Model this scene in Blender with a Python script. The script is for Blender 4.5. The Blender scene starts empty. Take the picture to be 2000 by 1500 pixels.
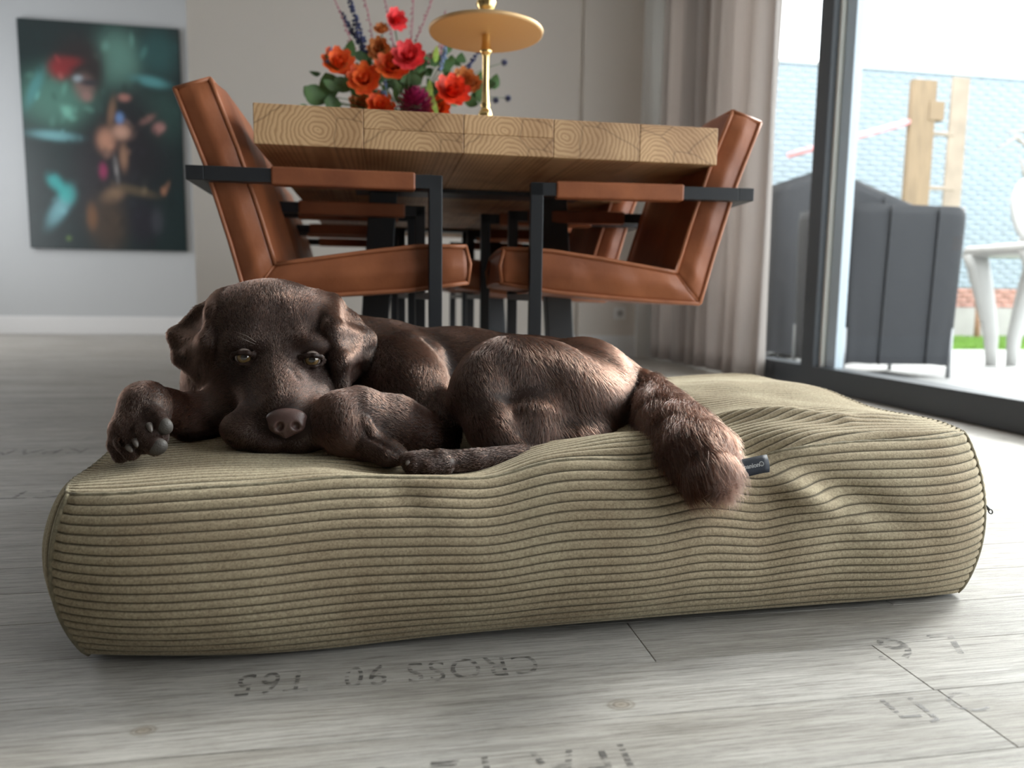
import bpy, bmesh, math, random
import numpy as np
from mathutils import Vector, Matrix
random.seed(7); np.random.seed(7)
PI = math.pi
SC = bpy.context.scene
COL = SC.collection

# ------------------------------------------------------------------ camera, world, light, exposure
F_PX, CAM_Z = 1444.0, 0.40
YAW, PITCH, ROLL = math.radians(10.0), math.radians(6.7), math.radians(0.75)
_fw = Vector((math.sin(YAW)*math.cos(PITCH), math.cos(YAW)*math.cos(PITCH), -math.sin(PITCH)))
_rt = Vector((math.cos(YAW), -math.sin(YAW), 0.0))
_up = _rt.cross(_fw)
_rt2 = _rt*math.cos(ROLL) + _up*math.sin(ROLL)
_up2 = -_rt*math.sin(ROLL) + _up*math.cos(ROLL)
cam_d = bpy.data.cameras.new('camera')
cam = bpy.data.objects.new('camera', cam_d); COL.objects.link(cam)
m = Matrix((_rt2, _up2, -_fw)).transposed().to_4x4()
m.translation = Vector((0, 0, CAM_Z))
cam.matrix_world = m
cam_d.sensor_width = 36.0
cam_d.lens = F_PX/2000.0*36.0
cam_d.clip_start = 0.02; cam_d.clip_end = 200
cam_d.dof.use_dof = True
cam_d.dof.focus_distance = 0.98
cam_d.dof.aperture_fstop = 3.6
SC.camera = cam

SC.view_settings.view_transform = 'Standard'
SC.view_settings.look = 'None'
SC.view_settings.gamma = 1.0
SC.view_settings.use_curve_mapping = False
SC.view_settings.exposure = 0.12
SC.cycles.use_denoising = True
SC.cycles.max_bounces = 8
SC.cycles.diffuse_bounces = 4
SC.cycles.transparent_max_bounces = 12
SC.cycles.sample_clamp_indirect = 6.0

w = bpy.data.worlds.new('overcast_sky'); SC.world = w
w.use_nodes = True
nt = w.node_tree
bg = nt.nodes['Background']
tc = nt.nodes.new('ShaderNodeTexCoord'); sep = nt.nodes.new('ShaderNodeSeparateXYZ')
rmp = nt.nodes.new('ShaderNodeValToRGB')
nt.links.new(tc.outputs['Generated'], sep.inputs[0]); nt.links.new(sep.outputs['Z'], rmp.inputs[0])
rmp.color_ramp.elements[0].position = 0.0; rmp.color_ramp.elements[0].color = (0.93, 0.96, 1.0, 1)
rmp.color_ramp.elements[1].position = 0.6; rmp.color_ramp.elements[1].color = (1.0, 1.0, 1.0, 1)
nt.links.new(rmp.outputs[0], bg.inputs['Color'])
bg.inputs['Strength'].default_value = SKY_STRENGTH if 'SKY_STRENGTH' in globals() else 5.8

def portal(name, loc, size, rot):
    ld = bpy.data.lights.new(name, 'AREA'); ld.shape = 'RECTANGLE'
    ld.size, ld.size_y = size
    ld.cycles.is_portal = True
    o = bpy.data.objects.new(name, ld); COL.objects.link(o)
    o.location = loc; o.rotation_euler = rot
    return o
portal('skylight_portal', (2.04, 1.9, 1.27), (2.5, 5.8), (0, PI/2, 0))
portal('skylight_portal', (-4.28, 5.7, 1.5), (2.0, 2.6), (0, -PI/2, 0))
ld = bpy.data.lights.new('hazy_sun', 'SUN'); ld.energy = 4.6; ld.angle = math.radians(14); ld.color = (1.0, 0.97, 0.93)
o = bpy.data.objects.new('hazy_sun', ld); COL.objects.link(o)
o.rotation_euler = Vector((-0.76, -0.46, -0.52)).to_track_quat('-Z', 'Y').to_euler()

def ray(u, v):
    return _rt2*((u-1000)/F_PX) + _up2*((750-v)/F_PX) + _fw
def at(u, v, y):
    """world point on the sight line of photo point (u, v) at world depth y"""
    d = ray(u, v); return Vector((0, 0, CAM_Z)) + d*(y/d.y)
def atz(u, v, z):
    d = ray(u, v); return Vector((0, 0, CAM_Z)) + d*((z-CAM_Z)/d.z)
def atx(u, v, x):
    d = ray(u, v); return Vector((0, 0, CAM_Z)) + d*(x/d.x)

# ------------------------------------------------------------------ materials
def mat(name, base=(0.5, 0.5, 0.5), rough=0.5, metal=0.0, spec=0.5, var=0.0, vscale=8.0, bump=0.0, bscale=60.0, stretch=(1, 1, 1), coat=0.0, sheen=0.0, sheen_rough=0.3, sheen_tint=None, coords='Object', base2=None, bdist=0.002, trans=0.0):
    M = bpy.data.materials.new(name); M.use_nodes = True
    nt = M.node_tree; b = nt.nodes['Principled BSDF']
    b.inputs['Base Color'].default_value = (*base, 1)
    b.inputs['Roughness'].default_value = rough
    b.inputs['Metallic'].default_value = metal
    b.inputs['Specular IOR Level'].default_value = spec
    b.inputs['Coat Weight'].default_value = coat
    b.inputs['Sheen Weight'].default_value = sheen
    b.inputs['Sheen Roughness'].default_value = sheen_rough
    if sheen_tint: b.inputs['Sheen Tint'].default_value = (*sheen_tint, 1)
    if trans: b.inputs['Transmission Weight'].default_value = trans
    if var or bump:
        tc = nt.nodes.new('ShaderNodeTexCoord'); mp = nt.nodes.new('ShaderNodeMapping')
        mp.inputs['Scale'].default_value = stretch
        nt.links.new(tc.outputs[coords], mp.inputs[0])
    if var:
        n = nt.nodes.new('ShaderNodeTexNoise'); n.inputs['Scale'].default_value = vscale; n.inputs['Detail'].default_value = 5
        nt.links.new(mp.outputs[0], n.inputs['Vector'])
        r = nt.nodes.new('ShaderNodeValToRGB')
        lo = base2 if base2 else tuple(c*(1-var) for c in base)
        r.color_ramp.elements[0].position = 0.32; r.color_ramp.elements[0].color = (*lo, 1)
        r.color_ramp.elements[1].position = 0.68; r.color_ramp.elements[1].color = (*[min(1, c*(1+var*0.5)) for c in base], 1)
        nt.links.new(n.outputs['Fac'], r.inputs[0]); nt.links.new(r.outputs[0], b.inputs['Base Color'])
    if bump:
        n2 = nt.nodes.new('ShaderNodeTexNoise'); n2.inputs['Scale'].default_value = bscale; n2.inputs['Detail'].default_value = 4
        nt.links.new(mp.outputs[0], n2.inputs['Vector'])
        bp = nt.nodes.new('ShaderNodeBump'); bp.inputs['Strength'].default_value = bump; bp.inputs['Distance'].default_value = bdist
        nt.links.new(n2.outputs['Fac'], bp.inputs['Height']); nt.links.new(bp.outputs[0], b.inputs['Normal'])
    return M

# ------------------------------------------------------------------ object helpers
def tag(o, label=None, cat=None, group=None, kind=None):
    if label: o['label'] = label
    if cat: o['category'] = cat
    if group: o['group'] = group
    if kind: o['kind'] = kind
    return o
def empty(name, loc=(0, 0, 0), rz=0.0):
    o = bpy.data.objects.new(name, None); COL.objects.link(o)
    o.empty_display_size = 0.05
    o.location = loc; o.rotation_euler = (0, 0, rz)
    return o
def link(name, me, material=None, parent=None, smooth=False):
    o = bpy.data.objects.new(name, me); COL.objects.link(o)
    if material is not None:
        if len(me.materials) == 0: me.materials.append(material)
    if smooth:
        me.polygons.foreach_set('use_smooth', [True]*len(me.polygons))
    if parent is not None: o.parent = parent
    return o
def obj(name, bm, material=None, parent=None, smooth=False, bevel=0.0, sub=0):
    me = bpy.data.meshes.new(name); bmesh.ops.recalc_face_normals(bm, faces=bm.faces[:])
    bm.to_mesh(me); bm.free()
    o = link(name, me, material, parent, smooth)
    if bevel:
        md = o.modifiers.new('bevel', 'BEVEL'); md.width = bevel; md.segments = 2; md.limit_method = 'ANGLE'; md.angle_limit = 0.6
    if sub:
        md = o.modifiers.new('sub', 'SUBSURF'); md.levels = sub; md.render_levels = sub
    return o
def npmesh(name, V, Fc, material=None, parent=None, smooth=True):
    me = bpy.data.meshes.new(name)
    V = np.asarray(V, dtype=np.float32); Fc = np.asarray(Fc, dtype=np.int32)
    n = Fc.shape[1]
    me.vertices.add(len(V)); me.vertices.foreach_set('co', V.ravel())
    me.loops.add(Fc.size); me.loops.foreach_set('vertex_index', Fc.ravel())
    me.polygons.add(len(Fc)); me.polygons.foreach_set('loop_start', np.arange(0, Fc.size, n, dtype=np.int32))
    me.polygons.foreach_set('loop_total', np.full(len(Fc), n, dtype=np.int32))
    me.update(calc_edges=True); me.validate()
    return link(name, me, material, parent, smooth)
def box(bm, lo, hi, M=None):
    x0, y0, z0 = lo; x1, y1, z1 = hi
    vs = [bm.verts.new(p) for p in ((x0,y0,z0),(x1,y0,z0),(x1,y1,z0),(x0,y1,z0),(x0,y0,z1),(x1,y0,z1),(x1,y1,z1),(x0,y1,z1))]
    for f in ((0,3,2,1),(4,5,6,7),(0,1,5,4),(1,2,6,5),(2,3,7,6),(3,0,4,7)):
        bm.faces.new([vs[i] for i in f])
    if M is not None: bmesh.ops.transform(bm, matrix=M, verts=vs)
    return vs
def boxobj(name, lo, hi, material, parent=None, bevel=0.0):
    bm = bmesh.new(); box(bm, lo, hi); return obj(name, bm, material, parent, bevel=bevel)
def tube(bm, pts, rad, seg=10, caps=True):
    pts = [Vector(p) for p in pts]; n = len(pts)
    rads = rad if hasattr(rad, '__len__') else [rad]*n
    rings = []; prev = None
    for i, p in enumerate(pts):
        t = (pts[min(i+1, n-1)] - pts[max(i-1, 0)]).normalized()
        if prev is None:
            a = Vector((0, 0, 1)) if abs(t.z) < 0.9 else Vector((1, 0, 0))
            nn = t.cross(a).normalized()
        else:
            nn = (prev - t*prev.dot(t)).normalized()
        prev = nn; bb = t.cross(nn)
        rings.append([bm.verts.new(p + (nn*math.cos(2*PI*k/seg) + bb*math.sin(2*PI*k/seg))*rads[i]) for k in range(seg)])
    for i in range(n-1):
        for k in range(seg):
            bm.faces.new((rings[i][k], rings[i][(k+1) % seg], rings[i+1][(k+1) % seg], rings[i+1][k]))
    if caps:
        bm.faces.new(rings[0][::-1]); bm.faces.new(rings[-1])
def lathe(bm, prof, seg=32, center=(0, 0, 0), M=None):
    cx, cy, cz = center; rings = []; allv = []
    for r, z in prof:
        if r < 1e-5:
            v = bm.verts.new((cx, cy, cz+z)); rings.append([v]); allv.append(v)
        else:
            rg = [bm.verts.new((cx+r*math.cos(2*PI*k/seg), cy+r*math.sin(2*PI*k/seg), cz+z)) for k in range(seg)]
            rings.append(rg); allv += rg
    for a, b in zip(rings, rings[1:]):
        for k in range(seg):
            k2 = (k+1) % seg
            if len(a) == 1 and len(b) > 1: bm.faces.new((a[0], b[k], b[k2]))
            elif len(b) == 1 and len(a) > 1: bm.faces.new((a[k], b[0], a[k2]))
            elif len(a) > 1: bm.faces.new((a[k], b[k], b[k2], a[k2]))
    if M is not None: bmesh.ops.transform(bm, matrix=M, verts=allv)
def copy_tree(o, parent=None):
    c = o.copy(); COL.objects.link(c); c.parent = parent
    for ch in list(o.children): copy_tree(ch, c)
    return c
# ------------------------------------------------------------------ room shell
WX, BY, PY, LX, RY, CZ = 1.95, 4.92, 7.60, -4.30, -2.20, 3.15
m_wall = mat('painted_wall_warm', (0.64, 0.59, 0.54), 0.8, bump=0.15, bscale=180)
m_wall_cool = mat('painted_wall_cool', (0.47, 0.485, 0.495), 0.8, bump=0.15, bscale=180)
m_white = mat('white_paint', (0.72, 0.71, 0.69), 0.5)
m_ceil = mat('ceiling_paint', (0.8, 0.8, 0.79), 0.9)
m_alu = mat('anthracite_frame', (0.035, 0.042, 0.05), 0.38, spec=0.6)
m_alu2 = mat('sky_reflecting_frame_side', (0.40, 0.48, 0.54), 0.35, spec=0.6)  # anthracite stile, with the sky's reflection painted into its base colour
m_seal = mat('pale_weather_seal', (0.80, 0.83, 0.80), 0.5)
def S(name, lo, hi, m_, parent=None):
    o = boxobj(name, lo, hi, m_, parent)
    if parent is None: o['kind'] = 'structure'
    return o
o = S('wall_back', (-1.14, BY, 0), (WX+0.25, PY+0.2, CZ), m_wall)
o = S('trim_1', (1.31, BY-0.05, 0), (1.71, BY, CZ), m_wall)
o = S('trim_2', (1.71, BY-0.09, 0), (1.84, BY, CZ), m_white)
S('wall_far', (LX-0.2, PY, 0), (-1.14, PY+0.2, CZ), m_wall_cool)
# left wall with a window opening
bm = bmesh.new()
for lo, hi in (((LX-.2, RY, 0), (LX, 4.4, CZ)), ((LX-.2, 7.0, 0), (LX, PY, CZ)), ((LX-.2, 4.4, 0), (LX, 7.0, .5)), ((LX-.2, 4.4, 2.5), (LX, 7.0, CZ))): box(bm, lo, hi)
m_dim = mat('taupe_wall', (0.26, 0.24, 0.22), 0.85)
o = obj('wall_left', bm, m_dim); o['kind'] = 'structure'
bm = bmesh.new()
for lo, hi in (((LX-.12, 4.4, .5), (LX-.06, 4.47, 2.5)), ((LX-.12, 6.93, .5), (LX-.06, 7.0, 2.5)), ((LX-.12, 4.4, .5), (LX-.06, 7.0, .57)), ((LX-.12, 4.4, 2.43), (LX-.06, 7.0, 2.5)), ((LX-.12, 5.66, .5), (LX-.06, 5.74, 2.5))): box(bm, lo, hi)
o = obj('window_1', bm, m_white); o['kind'] = 'structure'
# wall behind the camera
bm = bmesh.new()
box(bm, (LX-.2, RY-.2, 0), (WX+.25, RY, CZ))
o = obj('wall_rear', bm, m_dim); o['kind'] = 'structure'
# right wall: solid behind the curtain, header over the sliding door
bm = bmesh.new()
for lo, hi in (((WX, 4.80, 0), (WX+.25, BY, CZ)), ((WX+.03, 4.06, 0), (WX+.25, 4.46, 2.52)), ((WX, RY, 2.52), (WX+.25, 4.80, CZ)), ((WX, RY, 0), (WX+.25, -1.0, 2.52))): box(bm, lo, hi)
o = obj('wall_right', bm, m_wall); o['kind'] = 'structure'
S('ceiling', (LX-.2, RY-.2, CZ), (WX+.25, PY+.2, CZ+.15), m_ceil)
m_base = mat('white_baseboard', (0.70, 0.70, 0.70), 0.4)
def baseboard(name, lo, hi, axis):
    bm = bmesh.new(); box(bm, lo, hi)
    t = 0.012
    if axis == 'y': box(bm, (lo[0], lo[1]+t*0.3, hi[2]), (hi[0], hi[1], hi[2]+0.018))
    else: box(bm, (lo[0]+t*0.3, lo[1], hi[2]), (hi[0], hi[1], hi[2]+0.018))
    o = obj(name, bm, m_base, bevel=0.002); o['kind'] = 'structure'
baseboard('baseboard_far', (LX, PY-.018, 0), (-1.14, PY, .15), 'y')
baseboard('baseboard_back', (-1.14, BY-.018, 0), (1.31, BY, .13), 'y')
baseboard('baseboard_pillar', (1.31, BY-.068, 0), (1.71, BY-.05, .13), 'y')
baseboard('baseboard_side', (-1.158, BY-.018, 0), (-1.14, PY, .15), 'x')

# floor: slab, then planks as parts
def floor_material():
    M = bpy.data.materials.new('whitewashed_plank'); M.use_nodes = True
    nt = M.node_tree; N = nt.nodes; L = nt.links; b = N['Principled BSDF']
    geo = N.new('ShaderNodeNewGeometry'); oi = N.new('ShaderNodeObjectInfo')
    cmb = N.new('ShaderNodeCombineXYZ')
    ml = N.new('ShaderNodeMath'); ml.operation = 'MULTIPLY'; ml.inputs[1].default_value = 37.0
    L.new(oi.outputs['Random'], ml.inputs[0]); L.new(ml.outputs[0], cmb.inputs[0]); L.new(ml.outputs[0], cmb.inputs[2])
    add = N.new('ShaderNodeVectorMath'); add.operation = 'ADD'
    L.new(geo.outputs['Position'], add.inputs[0]); L.new(cmb.outputs[0], add.inputs[1])
    def noise(sc, det, stretch, dist=0.0, rough=0.6):
        mp = N.new('ShaderNodeMapping'); mp.inputs['Scale'].default_value = stretch
        L.new(add.outputs[0], mp.inputs[0])
        n = N.new('ShaderNodeTexNoise'); n.inputs['Scale'].default_value = sc; n.inputs['Detail'].default_value = det
        n.inputs['Roughness'].default_value = rough; n.inputs['Distortion'].default_value = dist
        L.new(mp.outputs[0], n.inputs['Vector']); return n
    grain = noise(17, 9, (0.35, 11, 1), 0.35, 0.80)
    blot = noise(2.6, 6, (1, 3.2, 1), 0.3)
    fine = noise(75, 7, (0.22, 7, 1), 0.2, 0.8)
    r1 = N.new('ShaderNodeValToRGB'); e = r1.color_ramp.elements
    e[0].position = 0.30; e[0].color = (0.22, 0.205, 0.185, 1)
    e[1].position = 0.62; e[1].color = (0.50, 0.485, 0.455, 1)
    x = e.new(0.46); x.color = (0.38, 0.365, 0.34, 1)
    L.new(grain.outputs['Fac'], r1.inputs[0])
    r2 = N.new('ShaderNodeValToRGB'); e = r2.color_ramp.elements
    e[0].position = 0.35; e[0].color = (0.80, 0.775, 0.74, 1)
    e[1].position = 0.66; e[1].color = (1.08, 1.08, 1.08, 1)
    L.new(blot.outputs['Fac'], r2.inputs[0])
    mx = N.new('ShaderNodeMix'); mx.data_type = 'RGBA'; mx.blend_type = 'MULTIPLY'; mx.inputs['Factor'].default_value = 1.0
    L.new(r1.outputs[0], mx.inputs['A']); L.new(r2.outputs[0], mx.inputs['B'])
    r3 = N.new('ShaderNodeValToRGB'); e = r3.color_ramp.elements
    e[0].position = 0.38; e[0].color = (0.50, 0.49, 0.47, 1); e[1].position = 0.53; e[1].color = (1.05, 1.05, 1.05, 1)
    L.new(fine.outputs['Fac'], r3.inputs[0])
    mx2 = N.new('ShaderNodeMix'); mx2.data_type = 'RGBA'; mx2.blend_type = 'MULTIPLY'; mx2.inputs['Factor'].default_value = 0.9
    L.new(mx.outputs['Result'], mx2.inputs['A']); L.new(r3.outputs[0], mx2.inputs['B'])
    cur = mx2.outputs['Result']
    # two knots, where the boards have them
    for kx, ky, kr in ((*atz(1213, 1376, 0)[:2], 0.016), (*atz(280, 1427, 0)[:2], 0.013), (*atz(1790, 1590, 0)[:2], 0.014)):
        sb = N.new('ShaderNodeVectorMath'); sb.operation = 'SUBTRACT'; sb.inputs[1].default_value = (kx, ky, 0)
        L.new(geo.outputs['Position'], sb.inputs[0])
        sc = N.new('ShaderNodeVectorMath'); sc.operation = 'MULTIPLY'; sc.inputs[1].default_value = (1.0, 1.5, 0)
        L.new(sb.outputs[0], sc.inputs[0])
        ln = N.new('ShaderNodeVectorMath'); ln.operation = 'LENGTH'; L.new(sc.outputs[0], ln.inputs[0])
        dv = N.new('ShaderNodeMath'); dv.operation = 'DIVIDE'; dv.inputs[1].default_value = kr; L.new(ln.outputs['Value'], dv.inputs[0])
        kr_ = N.new('ShaderNodeValToRGB'); e = kr_.color_ramp.elements
        e[0].position = 0.0; e[0].color = (0.62, 0.56, 0.48, 1); e[1].position = 1.0; e[1].color = (1, 1, 1, 1)
        for p_, c_ in ((0.3, (0.95, 0.88, 0.80, 1)), (0.5, (0.55, 0.50, 0.45, 1)), (0.62, (0.92, 0.9, 0.86, 1)), (0.8, (0.7, 0.67, 0.62, 1))):
            x = e.new(p_); x.color = c_
        L.new(dv.outputs[0], kr_.inputs[0])
        mk = N.new('ShaderNodeMix'); mk.data_type = 'RGBA'; mk.blend_type = 'MULTIPLY'; mk.inputs['Factor'].default_value = 1.0
        L.new(cur, mk.inputs['A']); L.new(kr_.outputs[0], mk.inputs['B']); cur = mk.outputs['Result']
    # plank to plank tone
    rt = N.new('ShaderNodeMapRange'); rt.inputs['To Min'].default_value = 0.90; rt.inputs['To Max'].default_value = 1.08
    L.new(oi.outputs['Random'], rt.inputs['Value'])
    vm = N.new('ShaderNodeVectorMath'); vm.operation = 'SCALE'; L.new(cur, vm.inputs[0]); L.new(rt.outputs[0], vm.inputs['Scale'])
    L.new(vm.outputs[0], b.inputs['Base Color'])
    b.inputs['Roughness'].default_value = 0.45; b.inputs['Specular IOR Level'].default_value = 0.32
    mh = N.new('ShaderNodeMix'); mh.data_type = 'FLOAT'; mh.inputs['Factor'].default_value = 0.5
    L.new(grain.outputs['Fac'], mh.inputs['A']); L.new(fine.outputs['Fac'], mh.inputs['B'])
    bp = N.new('ShaderNodeBump'); bp.inputs['Strength'].default_value = 0.55; bp.inputs['Distance'].default_value = 0.0035
    L.new(mh.outputs['Result'], bp.inputs['Height']); L.new(bp.outputs[0], b.inputs['Normal'])
    return M
m_floor = floor_material()
m_sub = mat('dark_subfloor', (0.05, 0.045, 0.04), 0.9)
floor = S('floor', (LX-.2, RY-.2, -0.12), (WX+.12, PY+.2, -0.006), m_sub)
PW, PL, G = 0.1005, 1.22, 0.0003
def plank_bm(bm, x0, x1, y0, y1):
    c = 0.0006; z0, z1 = -0.006, 0.0
    lo = [bm.verts.new(p) for p in ((x0, y0, z0), (x1, y0, z0), (x1, y1, z0), (x0, y1, z0))]
    mi = [bm.verts.new(p) for p in ((x0, y0, z1-c), (x1, y0, z1-c), (x1, y1, z1-c), (x0, y1, z1-c))]
    tp = [bm.verts.new(p) for p in ((x0+c, y0+c, z1), (x1-c, y0+c, z1), (x1-c, y1-c, z1), (x0+c, y1-c, z1))]
    for a, b in ((lo, mi), (mi, tp)):
        for k in range(4): bm.faces.new((a[k], a[(k+1) % 4], b[(k+1) % 4], b[k]))
    bm.faces.new(tp)
bm = bmesh.new(); plank_bm(bm, -PL/2+G, PL/2-G, -PW/2+G, PW/2-G)
me_plank = bpy.data.meshes.new('plank'); bm.to_mesh(me_plank); bm.free(); me_plank.materials.append(m_floor)
far = bmesh.new()
k0 = -20
for k in range(k0-10, 72):
    y0 = 0.7400 + k*PW; yc = y0 + PW/2
    if y0 < RY or y0+PW > PY+0.02: continue
    off = {0: 0.297, -1: 0.5630, -2: 0.5665}.get(k, ((k*0.437 + 0.11*((k*7) % 3)) % 1.0)*PL)
    x = off - PL*math.ceil((off-LX)/PL)
    while x < WX+0.02:
        xc = x + PL/2
        near = -0.25 < yc < 3.3 and xc > -3.2
        x0, x1 = max(x, LX), min(x+PL, WX+0.02)
        if x1 - x0 > 0.03:
            if near and x0 == x and x1 == x+PL:
                o = bpy.data.objects.new('plank', me_plank); COL.objects.link(o); o.parent = floor; o.location = (xc, yc, 0)
            elif near:
                b2 = bmesh.new(); plank_bm(b2, x0+G, x1-G, y0+G, y0+PW-G); obj('plank', b2, m_floor, floor)
            else:
                plank_bm(far, x0+G, x1-G, y0+G, y0+PW-G)
        x += PL
o = obj('distant_planks', far, m_floor, floor); o['kind'] = 'stuff'

# worn stencil lettering printed on the boards
M = bpy.data.materials.new('worn_stencil_ink'); M.use_nodes = True
nt = M.node_tree; b = nt.nodes['Principled BSDF']; b.inputs['Base Color'].default_value = (0.10, 0.095, 0.09, 1); b.inputs['Roughness'].default_value = 0.5
g = nt.nodes.new('ShaderNodeNewGeometry'); mp = nt.nodes.new('ShaderNodeMapping'); mp.inputs['Scale'].default_value = (0.5, 3.0, 1)
n = nt.nodes.new('ShaderNodeTexNoise'); n.inputs['Scale'].default_value = 70; n.inputs['Detail'].default_value = 5
r = nt.nodes.new('ShaderNodeValToRGB'); r.color_ramp.elements[0].position = 0.44; r.color_ramp.elements[0].color = (0, 0, 0, 1); r.color_ramp.elements[1].position = 0.60; r.color_ramp.elements[1].color = (0.8, 0.8, 0.8, 1)
nt.links.new(g.outputs['Position'], mp.inputs[0]); nt.links.new(mp.outputs[0], n.inputs['Vector']); nt.links.new(n.outputs['Fac'], r.inputs[0]); nt.links.new(r.outputs[0], b.inputs['Alpha'])
m_ink = M
def text_mesh(name, body, size, material, parent=None, align='LEFT', extrude=0.0, space=1.0, offset=0.0):
    cu = bpy.data.curves.new(name, 'FONT'); cu.body = body; cu.size = size; cu.align_x = align; cu.extrude = extrude
    cu.space_character = space; cu.offset = offset; cu.resolution_u = 4
    o = bpy.data.objects.new(name, cu); COL.objects.link(o)
    bpy.context.view_layer.update()
    dg = bpy.context.evaluated_depsgraph_get()
    me = bpy.data.meshes.new_from_object(o.evaluated_get(dg)); bpy.data.objects.remove(o)
    me.materials.clear(); me.materials.append(material)
    return link(name, me, None, parent)
def stencil(body, p, size, wide, rz=PI, squash=1.0):
    o = text_mesh('stencil_lettering', body, size, m_ink, floor, space=1.15)
    xs = [v.co.x for v in o.data.vertices]; sx = wide/(max(xs)-min(xs))
    o.scale = (sx, squash, 1); o.rotation_euler = (0, 0, rz); o.location = (p[0], p[1], 0.0005)
    return o
p = atz(1045, 1278, 0); stencil('CROSS 90  T65', (p.x, p.y), 0.062, 0.315)
p = atz(1225, 1452, 0); stencil('IFA 12 3', (p.x, p.y), 0.090, 0.225)
p = atz(145, 957, 0); stencil('CT  23 TO', (p.x, p.y), 0.085, 0.42)
p = atz(180, 876, 0); stencil('KPAMY', (p.x, p.y), 0.09, 0.28)
p = atz(1715, 1290, 0); stencil('.9 7', (p.x, p.y), 0.07, 0.13, rz=0)
p = atz(1755, 1405, 0); stencil('LJ C', (p.x, p.y), 0.05, 0.10, rz=0)

# ------------------------------------------------------------------ sliding glass door in the right wall
m_glass = bpy.data.materials.new('clear_glazing'); m_glass.use_nodes = True
nt = m_glass.node_tree; nt.nodes.clear()
out = nt.nodes.new('ShaderNodeOutputMaterial'); tr = nt.nodes.new('ShaderNodeBsdfTransparent'); gl = nt.nodes.new('ShaderNodeBsdfGlossy')
tr.inputs[0].default_value = (0.95, 0.97, 0.97, 1); gl.inputs['Roughness'].default_value = 0.02
ms = nt.nodes.new('ShaderNodeMixShader'); ms.inputs[0].default_value = 0.035; nt.links.new(tr.outputs[0], ms.inputs[1]); nt.links.new(gl.outputs[0], ms.inputs[2]); nt.links.new(ms.outputs[0], out.inputs[0])
door = empty('door_1', (WX, 1.0, 0)); door['kind'] = 'structure'
def dpart(name, lo, hi, m_, bevel=0.003):
    lo = (lo[0]-WX, lo[1]-1.0, lo[2]); hi = (hi[0]-WX, hi[1]-1.0, hi[2])
    return boxobj(name, lo, hi, m_, door, bevel)
dpart('bottom_rail', (1.93, -1.0, 0.0), (2.03, 4.80, 0.105), m_alu)
dpart('sliding_track', (1.99, -1.0, -0.02), (2.09, 3.1, 0.06), m_alu)
dpart('mullion', (1.93, 3.07, 0.10), (1.963, 3.170, 2.52), m_alu)
dpart('weather_seal', (1.963, 3.055, 0.10), (1.984, 3.10, 2.52), m_seal)
dpart('sliding_stile', (1.984, 2.985, 0.10), (2.026, 3.10, 2.46), m_alu2)
dpart('top_rail', (1.93, -1.0, 2.44), (2.05, 4.80, 2.52), m_alu)
dpart('jamb', (1.93, 4.73, 0.10), (2.03, 4.80, 2.45), m_alu)
dpart('jamb', (1.93, -1.0, 0.10), (2.03, -0.93, 2.45), m_alu)
dpart('stile', (1.95, 0.36, 0.10), (2.03, 0.46, 2.46), m_alu)
dpart('glass_pane', (2.000, 0.46, 0.105), (2.006, 2.985, 2.44), m_glass, 0)
dpart('glass_pane', (1.976, 3.17, 0.105), (1.982, 4.06, 2.44), m_glass, 0)
dpart('glass_pane', (1.976, 4.46, 0.105), (1.982, 4.73, 2.44), m_glass, 0)
dpart('glass_pane', (1.976, -0.93, 0.105), (1.982, 0.36, 2.44), m_glass, 0)
S('sill_outside', (2.03, -1.0, -0.09), (2.22, 4.80, -0.03), mat('stone_sill', (0.45, 0.47, 0.47), 0.6))
o = bpy.data.objects['sill_outside']; o.name = 'trim_3'
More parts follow.
